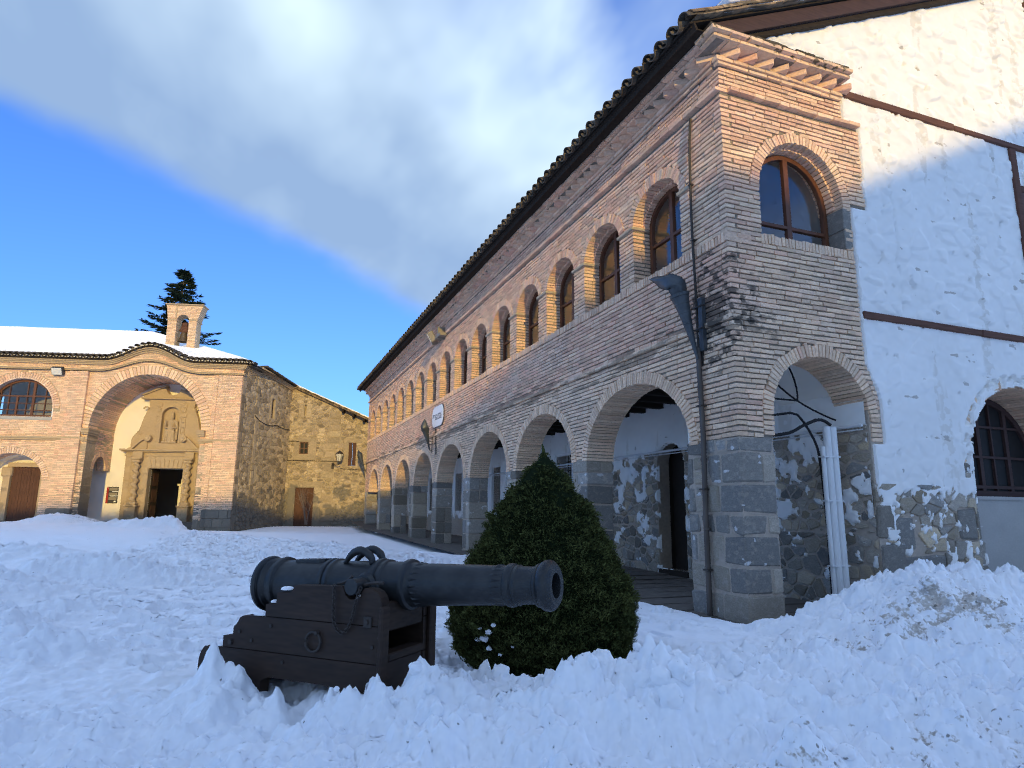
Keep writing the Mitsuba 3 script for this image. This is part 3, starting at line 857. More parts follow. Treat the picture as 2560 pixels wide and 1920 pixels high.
tb_top = 9.14
gz = lambda U: 9.24 + 0.462 * U
v, f, _ = wash(FB, 0.55, 9.6, 0.2, 13.6, 0.03, lambda U, Z: np.where((U < 2.66) & ((Z < 9.13)), -1.0, mask_gable(U, Z)),
               lambda U, Z: stones_under(U, Z, 15, 4, 0.040) * np.where(Z > 8.9, 1.35, np.where(Z > 4.9, 1.0, 0.55)) - 0.022 * (np.abs(U - 3.66 - 0.10 * (nz(U * 0, Z, 2.2, 4, 61) - .5) * 2) < 0.022) * (Z > 5.0) * (Z < 8.5) + 0.010 * (nz(U, Z, 3, 4, 9) - .5), base=-0.010)
c = v[f].mean(1)
inside = shapely.contains_xy(barch, c[:, 0] + 0.04 * (meshkit.fbm(c * 6, 3, 5) - .5) - 0.10 * np.clip(1.6 - c[:, 2], 0, 1.4), c[:, 2])
f = f[(c[:, 2] < gz(c[:, 0])) & ~inside]
k = add(AB + '__gable_whitewash', v, f, 'm_white', smooth=True)
part_label(k, label='lumpy whitewashed render of the gable wall, peeling at its foot')
# solid behind the render, with the arch left open
put(AB + '__gable_core', [prism(Polygon([(2.66, 2.3), (9.6, 2.3), (9.6, gz(9.6)), (2.66, gz(2.66))]).difference(barch.buffer(0.03)), FB, -0.42, -0.045),
                          prism(Polygon([(7.95, -0.3), (9.6, -0.3), (9.6, 2.3), (7.95, 2.3)]), FB, -0.42, -0.045), bx(FB, 0.6, 2.7, 9.2, 9.6, -0.42, -0.05),
                          prism(Polygon([(9.6, -0.3), (16.5, -0.3), (16.5, 10.3), (9.6, gz(9.6))]), FB, -0.42, -0.03)], 'm_plaster')
# plaster left on the wall of the covered walk
v, f, _ = wash(FJ, 0.05, END, 0.2, 4.2, 0.035, lambda U, Z: np.where(shapely.contains_xy(holes, U, Z), -1, np.maximum(np.clip((Z - 2.98) * 3, -1, 1), np.where(U < 9.5, 2.6 * (nz(U, Z, 3.6, 5, 51) - 0.60) + 0.12 * (Z - 1.9) * (Z < 3.2), (Z - 1.35) * 1.5 + 1.4 * (nz(U, Z, 4, 4, 52) - .5)))),
               lambda U, Z: 0.012 * (nz(U, Z, 3, 4, 3) - .5), thick=0.028)
add(AB + '__walk_plaster', v, f, 'm_white', smooth=True)
put(AB + '__cable_tray', [tube([FJ(0.1, 2.98, 0.05), FJ(20, 3.05, 0.05)], 0.028, 8), tube([FJ(0.1, 2.91, 0.045), FJ(20, 2.98, 0.045)], 0.012, 6)], 'm_pvc')
# ceiling of the walk
put(AB + '__walk_ceiling', [bx(FJ, 0.66, END, 4.22, 4.26, 0.0, 1.98)], 'm_beam')
y = 1.0
while y < END:
    add(AB + '__joist', *bx(FJ, y, y + 0.16, 4.04, 4.215, 0.03, 1.96)[:2], 'm_beam')
    y += 0.78
put(AB + '__vault_plaster', [prism(arch_poly(1.66, 1.16, 3.05, 1.1, 2.0).difference(arch_poly(1.66, 1.08, 3.02, 1.05, 1.9)), FB, -1.9, -0.70)], 'm_plaster')
add(AB + '__beam', *bx(FB, 0.62, 1.02, 3.28, 3.62, -1.5, -0.75)[:2], 'm_beam')

# ---- the deep arch at the right edge of the gable wall
put(AB + '__arch_soffit', voussoirs(FB, 6.42, 1.44, 2.42, 1.45, 0.2, -0.05, -1.0, 0.085, lambda u, z: 0.25), 'm_brick')
put(AB + '__arch_jamb', [cbox(FB, 4.72, 4.985 + 0.08 * max(0, 1.4 - z), z, z + h - 0.02, -1.0, -0.01, 0.02, 0.008, (random.random(), 0.2)) for z, h in ((-0.2, 0.5), (0.3, 0.45), (0.75, 0.4), (1.15, 0.5), (1.65, 0.4), (2.05, 0.4))], 'm_stone')
put(AB + '__window_apron', [bx(FB, 4.9, 8.0, -0.3, 1.84, -1.0, -0.52), bx(FB, 4.9, 8.0, 1.84, 1.90, -1.0, -0.49)], 'm_grey_render')
wf = arch_poly(6.42, 1.36, 2.40, 1.40, 1.90)
k = put(AB + '__arched_window', frame_bars(FB, wf, 0.11, -0.78, -0.68, [(5.05, 2.05, 7.8, 2.11), (5.05, 2.62, 7.8, 2.665), (5.05, 3.2, 7.8, 3.24)] + [(x, 1.9, x + (0.09 if i % 2 == 0 else 0.035), 4.0) for i, x in enumerate((5.38, 5.78, 6.18, 6.58, 6.98))]), 'm_barge')
put(k + '__pane', [prism(wf.buffer(-0.05), FB, -0.735, -0.733)], 'm_black')

# ---- timbers in the gable wall
for (x0, x1, z0, z1) in ((2.60, 9.6, 8.85, 8.985), (2.68, 9.6, 4.755, 4.88)):
    xs = [x0, x0 + (x1 - x0) * 0.42, x1]
    for a, b in zip(xs[:-1], xs[1:]):
        m = cbox(FB, a, b - 0.006, z0 + rng.normal(0, .004), z1 + rng.normal(0, .004), -0.05, 0.058, 0.012, 0.006); add(AB + '__timber', m[0], m[1], 'm_timber')
for (x0, x1, z0, z1) in ((7.13, 7.29, 4.88, 8.85), (7.29, 9.6, 7.92, 8.06), (8.34, 8.6, 8.985, 13.05)):
    m = cbox(FB, x0, x1, z0, z1, -0.05, 0.062, 0.012, 0.006); add(AB + '__timber', m[0], m[1], 'm_timber')
k = put(AB + '__side_window', [prism(sbox(7.30, 6.2, 8.6, 7.90).difference(sbox(7.40, 6.3, 7.9, 7.80)).difference(sbox(8.0, 6.3, 8.5, 7.8)), FB, -0.02, 0.056)], 'm_window_wood')
put(k + '__pane', [bx(FB, 7.38, 8.52, 6.28, 7.82, -0.035, 0.038)], 'm_black')

# ---- windows of the loggia
room_z = (5.3, 8.9)


def loggia_window(F, c, half, spring, rise, bottom, d):
    w = arch_poly(c, half, spring, rise, bottom)
    k = put(AB + '__window', frame_bars(F, w, 0.085, d - 0.03, d + 0.05, [(c - 0.05, bottom, c + 0.05, spring + rise), (c - half, spring - 0.42, c + half, spring - 0.365)]), 'm_window_wood')
    inner_ = w.buffer(-0.055)
    for q in (sbox(c - 3, 0, c, 20), sbox(c, 0, c + 3, 20)):
        g = inner_.intersection(q)
        m = trimesh.creation.triangulate_polygon(g, engine='earcut')
        pv = np.array(m[0]); add(k + '__pane', F(pv[:, 0], pv[:, 1], d + 0.01), np.array(m[1]), 'm_glass')


for c in UPC: loggia_window(FA, c, UH - 0.045, USP, URI - 0.045, SILL - 0.02, -0.40)
loggia_window(FB, 1.58, 0.86, 6.70, 0.94, 5.92, -0.36)
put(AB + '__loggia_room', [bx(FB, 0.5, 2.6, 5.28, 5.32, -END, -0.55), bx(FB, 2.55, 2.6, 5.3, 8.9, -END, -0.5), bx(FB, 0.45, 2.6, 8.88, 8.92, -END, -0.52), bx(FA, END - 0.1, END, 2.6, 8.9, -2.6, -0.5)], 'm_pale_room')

# ---- the roof
SL = 0.462
NRM = math.hypot(1, SL)
FRF = Frame((-0.76, 0, 9.135), (0, 1, 0), np.array([-SL, 0, 1]) / NRM, np.array([1, 0, SL]) / NRM)   # u along the eave, z up the slope


def half_tile(u, s, L, r0, r1, lift, up=1, ends=True, sides=8, uv=None):
    a = np.linspace(0, math.pi, sides)
    v = []
    for (rr, ss, dl) in ((r0, s, lift), (r1, s + L, lift + 0.0)):
        for t in (0, 0.016):
            R = rr - t
            v.append(np.c_[u + R * np.cos(a), np.full(sides, ss), dl + up * R * np.sin(a) * 0.95])
    v = np.vstack(v)
    n = sides
    f = []
    for i in range(n - 1):
        f += [[i, i + 1, 2 * n + i + 1, 2 * n + i], [n + i, 3 * n + i, 3 * n + i + 1, n + i + 1], [i, n + i, n + i + 1, i + 1]]
    f += [[0, 2 * n, 3 * n, n], [n - 1, 2 * n - 1, 4 * n - 1, 3 * n - 1]]
    return (FRF(v[:, 0], v[:, 1], v[:, 2]), np.array(f), uv)


tl = []
nt = int((END + 0.5) / 0.352)
for i in range(nt):
    u = -0.20 + 0.352 * i
    for j in range(3):
        tl.append(half_tile(u + rng.normal(0, .008), 0.36 * j + rng.normal(0, .012), 0.46, 0.135, 0.115, 0.055 + 0.012 * j, 1, uv=(random.random(), 0)))
        tl.append(half_tile(u + 0.176, -0.05 + 0.36 * j + rng.normal(0, .012), 0.46, 0.125, 0.11, 0.09 + 0.012 * j, -1, uv=(random.random(), 0)))
pieces(AB + '__roof_tile', AB + '__roof_tiling', tl, 'm_old_tile')
vg = []
for i in range(34):
    s = 0.1 + 0.33 * i
    m = half_tile(-0.245 + rng.normal(0, .01), s, 0.52, 0.10, 0.09, 0.075 + rng.uniform(0, .02), 1, uv=(random.uniform(0.4, 1), random.random()))
    vg.append(m)
    vg.append(cbox(FRF, -0.36, -0.12, s + 0.05, s + 0.50, 0.02 + rng.uniform(-0.006, .006), 0.045, 0.006, 0.005, (random.uniform(0.4, 1), random.random())))
pieces(AB + '__verge_tile', AB + '__verge', vg, 'm_tile', 80)
put(AB + '__roof_deck', [bx(FRF, -0.24, END + 0.2, 0.05, 11.5, -0.03, 0.0), bx(FRF, -0.1, END + 0.2, 1.05, 11.5, 0.0, 0.10)], 'm_beam')
put(AB + '__eaves_board', [bx(FRF, -0.26, END + 0.2, 0.10, 0.14, -0.16, -0.03), bx(FA, -0.2, END, 9.10, 9.125, -0.2, 0.66)], 'm_beam')
put(AB + '__rear_roof', [bx(Frame((9.5 + 1.0, 0, 13.85), (0, 1, 0), np.array([SL, 0, 1]) / NRM, np.array([1, 0, -SL]) / NRM), -0.24, END, -1.2, 8, -0.03, 0.12)], 'm_old_tile')
m = bx(Frame((-0.78, 0, 9.10), (0, 1, 0), np.array([-SL, 0, 1]) / NRM, np.array([1, 0, SL]) / NRM), -0.20, -0.13, 0.55, 11.6, -0.27, -0.035)
add(AB + '__barge_board', m[0], m[1], 'm_barge')
m = bx(Frame((-0.78, 0, 9.10), (0, 1, 0), np.array([-SL, 0, 1]) / NRM, np.array([1, 0, SL]) / NRM), -0.125, -0.02, 1.35, 11.6, -0.36, -0.275)
add(AB + '__timber', m[0], m[1], 'm_beam')
# snow on the roof
S, Uu = np.meshgrid(np.arange(0.75, 11.4, 0.07), np.arange(-0.3, END, 0.12), indexing='ij')
edge = 0.45 + 0.5 * meshkit.fbm(np.stack([Uu * 1.1, 0 * Uu, 0 * Uu], -1), 3, 5)
th = np.clip((S - 0.75 - edge) * 0.5, -0.1, 0.17) + 0.06 * (meshkit.fbm(np.stack([S * 2.2, Uu * 2.2, 0 * S], -1), 3, 8) - .5)
th = th * np.clip((Uu + 0.36) / 0.14, 0.35, 1)
sv = FRF(Uu, S, 0.14 + th).reshape(-1, 3)
n1 = S.shape[1]
i, j = np.meshgrid(np.arange(S.shape[0] - 1), np.arange(n1 - 1), indexing='ij')
q = np.stack([i * n1 + j, i * n1 + j + 1, (i + 1) * n1 + j + 1, (i + 1) * n1 + j], -1).reshape(-1, 4)
sk = FRF(Uu[:, 0], S[:, 0], np.full(len(S), 0.02))
b0 = len(sv)
rows = np.arange(S.shape[0] - 1)
qs = np.stack([rows * n1, (rows + 1) * n1, b0 + rows + 1, b0 + rows], -1)
vs_ = []
for s0 in np.arange(0.95, 11.2, 0.16):
    s1 = s0 + 0.26
    hh_ = 0.075 + 0.10 * meshkit.noise(np.array([s0 * 1.3, 2.0, 0.5]))
    vs_.append(cbox(FRF, -0.345, 0.1, s0, s1, 0.17, 0.21 + hh_, 0.05, 0.012))
for m in vs_[:1]: pass
put(AB + '__verge_snow', vs_, 'm_snow_clean', smooth=60)
add(AB + '__roof_snow', np.vstack([sv, sk]), np.vstack([q, qs]), 'm_snow_clean', smooth=50)

# ================================================================== the chapel
CH = 'chapel'
lab(CH, 'sunlit brick chapel with a deep arched portal and a snow-covered wavy roof', 'chapel')
UC0 = -5.45


def bump(u, amp=0.85, half=2.45):
    return amp * 0.5 * (1 + np.cos(np.pi * np.clip((np.asarray(u, float) - UC0) / half, -1, 1)))


UL = -17.0
us = np.r_[UL, np.linspace(-8.2, -2.7, 56), -0.36]
eave = lambda u: 9.66 + bump(u)
cArch = (-5.38, 2.98, 5.86, 3.12)
AR = arch_poly(*cArch, 0)
lowC = arch_poly(-12.1, 1.72, 3.0, 1.42, 0)
winC = arch_poly(-12.05, 1.70, 6.90, 1.65, 6.42)
faceC = Polygon([(UL, 0.2)] + [(UL, 9.66)] + [(u, float(eave(u))) for u in us[1:]] + [(-0.36, 0.2)])
wallC = faceC.difference(AR).difference(lowC).difference(winC)
put(CH + '__wall', [prism(wallC, FC, -1.0, -0.012)], 'm_gold_mortar')
ringC = arch_poly(cArch[0], cArch[1] + 0.52, cArch[2], cArch[3] + 0.52, cArch[2]).union(arch_poly(-12.1, 2.05, 3.0, 1.75, 3.0)).union(arch_poly(-12.05, 2.1, 6.9, 2.05, 6.7))
pil = [(-9.62, -8.66, 0.17), (-9.90, -9.66, 0.09), (-1.66, -0.36, 0.17), (-1.92, -1.70, 0.09)]
pz = unary_union([sbox(a, 0, b, 9.02) for a, b, _ in pil])
tc = lambda u, z: 0.10 + 0.3 * (math.sin(u * 2.1 + z * 1.7) > 0.5)
reg = wallC.difference(ringC).difference(pz)
bC = lay(FC, reg, 0.9, 10.5, 0.094, tc, joint=0.02, depth=0.05)
pc = []
for a, b, d in pil:
    pc.append(bx(FC, a + 0.01, b - 0.01, 0.3, 9.0, -0.05, d - 0.012))
    bC += lay(FC, sbox(a, 1.5, b, 9.02), 1.5, 9.02, 0.094, lambda u, z: 0.35 if z > 4 else 0.2, joint=0.02, depth=0.0, base=d)
    for z0, h in ((0.55, 0.46), (1.02, 0.46)):
        u = a - 0.03
        while u < b:
            w = min(random.uniform(0.4, 0.8), b + 0.03 - u)
            m = cbox(FC, u, u + w - 0.012, z0, z0 + h - 0.012, -0.05, d + 0.04, 0.02, 0.006, (random.random(), 0.25)); add(CH + '__plinth_stone', m[0], m[1], 'm_gold_stone', m[2])
            u += w
for m in pc: add(CH + '__pilaster_core', m[0], m[1], 'm_gold_mortar')
vC = voussoirs(FC, cArch[0], cArch[1], cArch[2], cArch[3], 0.5, 0.022, -1.0, 0.20, lambda u, z: 0.2)
vC += voussoirs(FC, -12.1, 1.72, 3.0, 1.42, 0.32, 0.015, -0.9, 0.13, lambda u, z: 0.25)
vC += voussoirs(FC, -12.05, 1.70, 6.9, 1.65, 0.36, 0.015, -0.35, 0.13, lambda u, z: 0.45)
k = put(CH + '__brickwork', bC, 'm_brick'); part_label(k, kind='stuff')
for m in vC: add(CH + '__voussoir', m[0], m[1], 'm_brick', m[2])


def strip(F, fn, h, d0, d1, a, b, n=70):
    u = np.linspace(a, b, n)
    z0 = fn(u); z1 = z0 + h
    v = np.vstack([F(u, z0, np.full(n, d0)), F(u, z1, np.full(n, d0)), F(u, z1, np.full(n, d1)), F(u, z0, np.full(n, d1))])
    i = np.arange(n - 1)
    f = []
    for p, q_ in ((0, 3), (3, 2), (2, 1)):
        f.append(np.c_[p * n + i, p * n + i + 1, q_ * n + i + 1, q_ * n + i])
    f.append(np.array([[0, n, 2 * n, 3 * n], [n - 1, 2 * n - 1, 3 * n - 1, 4 * n - 1]]))
    return (v, np.vstack(f), None)


b2 = lambda u: 9.05 + bump(u, 0.66, 2.75)
for nm, ms in (('string_course', [strip(FC, b2, 0.07, -0.05, 0.14, UL, -0.26), strip(FC, lambda u: b2(u) + 0.072, 0.04, -0.05, 0.19, UL, -0.22)]),
               ('cornice', [strip(FC, lambda u: 9.42 + bump(u, 0.8), 0.08, -0.05, 0.13, UL, -0.24), strip(FC, lambda u: 9.503 + bump(u, 0.82), 0.07, -0.05, 0.20, UL, -0.18), strip(FC, lambda u: 9.576 + bump(u), 0.08, -0.3, 0.27, UL, -0.12)])):
    put(CH + '__' + nm, ms, 'm_sandstone')
bl = []
for a, b in ((UL, -8.40), (-2.36, -0.30)):
    for z0, h, d in ((5.16, 0.08, 0.13), (5.243, 0.10, 0.19)):
        bl.append(bx(FC, a, b, z0, z0 + h, -0.02, d))
for z0, h, d in ((5.10, 0.10, 0.06), (5.203, 0.12, 0.12), (5.50, 0.10, 0.15), (5.603, 0.14, 0.22), (5.745, 0.08, 0.27)):
    for s, x in ((-1, -8.36), (1, -2.40)):
        bl.append(bx(FC, x - (0.25 if s < 0 else d * 0.7), x + (d * 0.7 if s < 0 else 0.25), z0, z0 + h, -0.98, d + 0.03))
put(CH + '__string_course', bl, 'm_sandstone')
# window ledge
add(CH + '__window_sill', *bx(FC, -14, -10.3, 6.24, 6.42, -0.1, 0.05)[:2], 'm_grey_render')
k = put(CH + '__lunette_window', frame_bars(FC, winC.buffer(-0.02), 0.12, -0.42, -0.32, [(-13.9, 7.56, -10.3, 7.64), (-12.47, 6.4, -12.37, 7.6), (-11.65, 6.4, -11.52, 8.6)] +
        [(x, 6.4, x + 0.045, 8.6) for x in (-13.3, -12.87, -11.95, -10.98)] + [(-13.9, z, -10.3, z + 0.04) for z in (6.8, 7.18)]), 'm_window_wood')
g = winC.buffer(-0.06)
for x0, x1 in ((-14, -12.4), (-12.4, -11.6), (-11.6, -10)):
    m = trimesh.creation.triangulate_polygon(g.intersection(sbox(x0, 6, x1, 9)), engine='earcut')
    pv = np.array(m[0]); add(k + '__pane', FC(pv[:, 0], pv[:, 1], -0.37), np.array(m[1]), 'm_glass')
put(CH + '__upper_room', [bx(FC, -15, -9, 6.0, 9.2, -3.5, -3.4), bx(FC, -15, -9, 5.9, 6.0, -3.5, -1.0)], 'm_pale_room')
put(CH + '__window_reveal', [prism(winC.buffer(0.05).difference(winC), FC, -0.6, 0.012)], 'm_plaster')
# left ground-floor arch with its plank door
put(CH + '__side_porch', [bx(FC, -14, -10.0, 0.3, 4.6, -1.75, -1.65), prism(lowC.buffer(0.06).difference(lowC), FC, -1.65, -0.92)], 'm_plaster')
k = put(CH + '__side_door', [bx(FC, -12.6, -11.13, 0.4, 3.72, -1.30, -1.22)], 'm_door_wood')
for i in range(9): add(k + '__plank', *bx(FC, -12.58 + i * 0.16, -12.43 + i * 0.16, 0.42, 3.70, -1.22, -1.20 + 0.004 * (i % 3))[:2], 'm_door_wood')
put(CH + '__door_frame', [bx(FC, -12.85, -10.95, 3.74, 3.98, -1.4, -1.12), bx(FC, -12.98, -12.62, 0.4, 3.2, -1.4, -1.05), cbox(FC, -13.1, -12.55, 3.2, 3.73, -1.4, -1.0, 0.06), bx(FC, -11.11, -10.9, 0.4, 3.73, -1.4, -1.15)], 'm_sandstone')

# ---- the porch
FS = Frame(FC(-8.36, 0, 0), -NC, RC)     # left side wall: u = depth behind the facade, normal towards the right
PD = 3.0
sideL = sbox(1.0, 0.3, PD, 5.9).difference(arch_poly(1.75, 0.70, 3.66, 0.78, 0)).difference(sbox(1.05, 0, PD + 1, 3.66))
put(CH + '__porch_wall', [prism(sideL, FS, -0.5, 0.0), bx(FC, -2.40, -1.95, 0.3, 5.9, -PD, -1.0), prism(arch_poly(cArch[0], cArch[1] + 0.3, cArch[2], cArch[3] + 0.3, 5.8).difference(arch_poly(cArch[0], cArch[1], cArch[2], cArch[3], 5.7)), FC, -PD, -1.0)], 'm_gold_mortar')
bP = lay(FS, sideL, 3.7, 5.9, 0.094, lambda u, z: 0.55, depth=0.02) + voussoirs(FC, cArch[0], cArch[1], cArch[2], cArch[3], 0.12, -1.02, -PD + 0.01, 0.11, lambda u, z: 0.6)
bP += voussoirs(FS, 1.75, 0.70, 3.66, 0.78, 0.28, 0.01, -0.45, 0.12, lambda u, z: 0.3)
k = put(CH + '__porch_brickwork', bP, 'm_brick'); part_label(k, kind='stuff')
sFS = Frame(FC(-8.36, 0, 0), -NC, RC)
for m in [cbox(FC, -8.36 - 0.3, -8.355, z, z + 0.44, -0.98, 0.004, 0.012, 0.004, (random.random(), 0.4)) for z in np.arange(0.5, 5.0, 0.45)] + [cbox(FC, -2.405, -2.1, z, z + 0.44, -0.98, 0.004, 0.012, 0.004, (random.random(), 0.4)) for z in np.arange(0.5, 5.0, 0.45)]: add(CH + '__jamb_stone', m[0], m[1], 'm_gold_stone', m[2])
PC = -5.07
backw = sbox(-10.2, 0.3, -2.0, 9.4).difference(sbox(PC - 0.97, 0, PC + 0.97, 3.86))
put(CH + '__porch_plaster', [prism(backw, FC, -PD - 0.4, -PD), bx(FC, -10.25, -10.15, 0.3, 5, -PD, -0.9)], 'm_plaster')
put(CH + '__porch_step', [bx(FC, -8.3, -2.45, 0.2, 0.80, -PD, -0.4)], 'm_pave')
# ---- the stone portal
PO = CH + '__portal'
dw = -PD
blk = sbox(PC - 2.3, 0.75, PC + 1.75, 4.80).difference(sbox(PC - 0.97, 0, PC + 0.97, 3.86))
up_poly = Polygon([(PC - 2.15, 4.95), (PC - 2.1, 5.65), (PC - 1.75, 6.1), (PC - 1.55, 6.9), (PC - 1.30, 7.5), (PC - 1.38, 7.98), (PC + 1.33, 7.98), (PC + 1.25, 7.5), (PC + 1.50, 6.9), (PC + 1.70, 6.1), (PC + 2.0, 5.65), (PC + 2.05, 4.95)])
nich = arch_poly(PC - 0.02, 0.52, 7.0, 0.52, 5.36)
ped = Polygon([(PC - 1.68, 7.98), (PC + 1.66, 7.98), (PC + 1.55, 8.14), (PC + 0.42, 8.62), (PC + 0.36, 8.42), (PC + 0.2, 8.26), (PC - 0.02, 8.22), (PC - 0.26, 8.30), (PC - 0.4, 8.5), (PC - 0.45, 8.68), (PC - 1.66, 8.15)])
put(PO, [prism(blk, FC, dw + 0.002, dw + 0.42), prism(up_poly.difference(nich), FC, dw + 0.002, dw + 0.40), prism(nich.buffer(0.02), FC, dw + 0.002, dw + 0.10),
         prism(ped, FC, dw + 0.002, dw + 0.50), bx(FC, PC - 1.75, PC + 1.72, 7.96, 8.04, dw, dw + 0.62)], 'm_sandstone')
trim = [bx(FC, PC - 2.5, PC + 2.0, 4.80, 4.86, dw, dw + 0.62), bx(FC, PC - 2.58, PC + 2.05, 4.862, 4.95, dw, dw + 0.76), bx(FC, PC - 2.35, PC + 1.85, 4.55, 4.62, dw, dw + 0.48)]
rk = [(PC - 1.66, 8.17), (PC - 0.42, 8.72), (PC - 0.42, 8.82), (PC - 1.78, 8.19)]
trim += [prism(Polygon(rk), FC, dw, dw + 0.62), prism(Polygon([(2 * PC - x, z) for x, z in rk]), FC, dw, dw + 0.62)]
trim += [prism(nich.buffer(0.10).difference(nich).intersection(sbox(-20, 5.36, 0, 9)), FC, dw + 0.38, dw + 0.44)]
put(PO + '__moulding', trim, 'm_sandstone')
for s in (-1, 1):   # blocks flanking the niche, over the lintel, volutes and curved pediment halves
    for i, z in enumerate(np.arange(5.4, 7.6, 0.30)):
        w = 0.30 if i % 2 else 0.20
        add(PO + '__block', *cbox(FC, PC + s * 0.72 - w / 2, PC + s * 0.72 + w / 2, z, z + 0.24, dw + 0.37, dw + 0.445, 0.015)[:2], 'm_sandstone')
    c0 = FC(PC + s * 1.0 - 0.1, 5.60, dw + 0.35)
    put(PO + '__volute', [lathe([(0, 0), (0, 0.19), (0.40, 0.19), (0.42, 0.15), (0.43, 0.10), (0.46, 0.09), (0.47, 0)], c0, NC, 24)], 'm_sandstone')
    tt = np.linspace(0, 1, 12)
    cur = [(PC + s * (1.1 + 0.95 * t) - 0.1, 5.72 - 0.66 * (0.5 - 0.5 * math.cos(math.pi * t)) - 0.05) for t in tt]
    put(PO + '__scroll', [prism(Polygon(cur + [(x, z - 0.14) for x, z in cur[::-1]]).buffer(0), FC, dw + 0.3, dw + 0.70), prism(Polygon([cur[0], cur[-1], (cur[-1][0], 4.96), (cur[0][0] - s * 0.05, 4.96)]).buffer(-0.02), FC, dw + 0.3, dw + 0.5)], 'm_sandstone')
    sp = []
    for cz, R, sg in ((7.35, 0.2, 1), (5.98, 0.16, -1)):
        t = np.linspace(0, 4.2, 24)
        sp.append(tube(FC(PC + s * (1.42 if cz > 7 else 1.72) + s * sg * R * (1 - t / 5.2) * np.cos(t), cz + R * (1 - t / 5.2) * np.sin(t + (0 if sg > 0 else math.pi)), np.full(24, dw + 0.41)), 0.045, 6))
    put(PO + '__scroll', sp, 'm_sandstone')
for i in range(9):
    a = PC - 1.0 + i * 0.235
    add(PO + '__voussoir', *prism(Polygon([(a + 0.01, 3.88), (a + 0.215, 3.88), (a + 0.215 + (i - 4) * 0.03, 4.36 + 0.05 * (i % 2)), (a + 0.01 + (i - 4) * 0.03, 4.36 + 0.05 * (i % 2))]), FC, dw + 0.3, dw + 0.47)[:2], 'm_sandstone')
for r_ in range(6):
    for x0, x1 in ((PC - 2.28, PC - 1.95), (PC - 1.30, PC - 1.0), (PC + 1.0, PC + 1.22)):
        add(PO + '__block', *cbox(FC, x0, x1, 1.86 + r_ * 0.42, 2.25 + r_ * 0.42, dw + 0.3, dw + 0.45, 0.012, 0.003)[:2], 'm_sandstone')


def twisted(cx, z0, z1, r, d):
    n, sd = 90, 20
    z = np.linspace(z0, z1, n)
    ph = 2 * math.pi * 5.5 * (z - z0) / (z1 - z0)
    fade = np.clip(np.minimum(z - z0, z1 - z) / 0.12, 0.1, 1)
    a = np.arange(sd) * 2 * np.pi / sd
    ox, oy = 0.055 * np.cos(ph) * fade, 0.055 * np.sin(ph) * fade
    rr = r * (1 - 0.12 * (z - z0) / (z1 - z0))
    U = cx + ox[:, None] + rr[:, None] * np.cos(a); D = d + oy[:, None] + rr[:, None] * np.sin(a)
    v = FC(U, np.repeat(z[:, None], sd, 1), D).reshape(-1, 3)
    i, j = np.meshgrid(np.arange(n - 1), np.arange(sd), indexing='ij')
    return (v, np.stack([i * sd + j, i * sd + (j + 1) % sd, (i + 1) * sd + (j + 1) % sd, (i + 1) * sd + j], -1).reshape(-1, 4), None)


for cx in (PC - 1.55, PC + 1.33):
    k = put(PO + '__twisted_column', [twisted(cx, 1.88, 4.18, 0.165, dw + 0.66)], 'm_sandstone', smooth=True)
    put(k + '__pedestal', [cbox(FC, cx - 0.30, cx + 0.30, 0.75, 1.62, dw + 0.3, dw + 0.95, 0.02), cbox(FC, cx - 0.36, cx + 0.36, 1.62, 1.72, dw + 0.3, dw + 1.02, 0.03), cbox(FC, cx - 0.25, cx + 0.25, 1.72, 1.89, dw + 0.4, dw + 0.9, 0.05)], 'm_sandstone')
    put(k + '__capital', [cbox(FC, cx - 0.22, cx + 0.22, 4.16, 4.34, dw + 0.42, dw + 0.88, 0.05), cbox(FC, cx - 0.28, cx + 0.28, 4.34, 4.44, dw + 0.4, dw + 0.95, 0.03), cbox(FC, cx - 0.26, cx + 0.26, 4.44, 4.80, dw + 0.4, dw + 0.70, 0.01)], 'm_sandstone')
# interior and doors
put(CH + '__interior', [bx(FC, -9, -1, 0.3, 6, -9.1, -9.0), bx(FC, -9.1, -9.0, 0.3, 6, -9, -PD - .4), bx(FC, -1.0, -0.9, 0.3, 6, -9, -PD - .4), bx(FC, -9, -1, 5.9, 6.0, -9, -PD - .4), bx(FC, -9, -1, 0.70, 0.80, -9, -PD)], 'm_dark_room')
put(CH + '__inner_pier', [bx(FC, PC - 0.35, PC + 1.4, 0.8, 2.95, -6.2, -5.8), bx(FC, PC - 0.42, PC + 1.5, 2.95, 3.08, -6.25, -5.72), bx(FC, PC - 0.25, PC + 1.4, 3.08, 3.4, -6.2, -5.8)], 'm_plaster')
k = put(CH + '__portal_door', [bx(Frame(FC(PC - 0.93, 0, -PD + 0.02), -NC, RC), 0.0, 0.95, 0.8, 3.84, 0.0, 0.07)], 'm_beam')
for z in (0.95, 1.9, 2.85): add(k + '__panel', *bx(Frame(FC(PC - 0.93, 0, -PD + 0.02), -NC, RC), 0.12, 0.83, z, z + 0.75, 0.068, 0.09)[:2], 'm_door_wood')

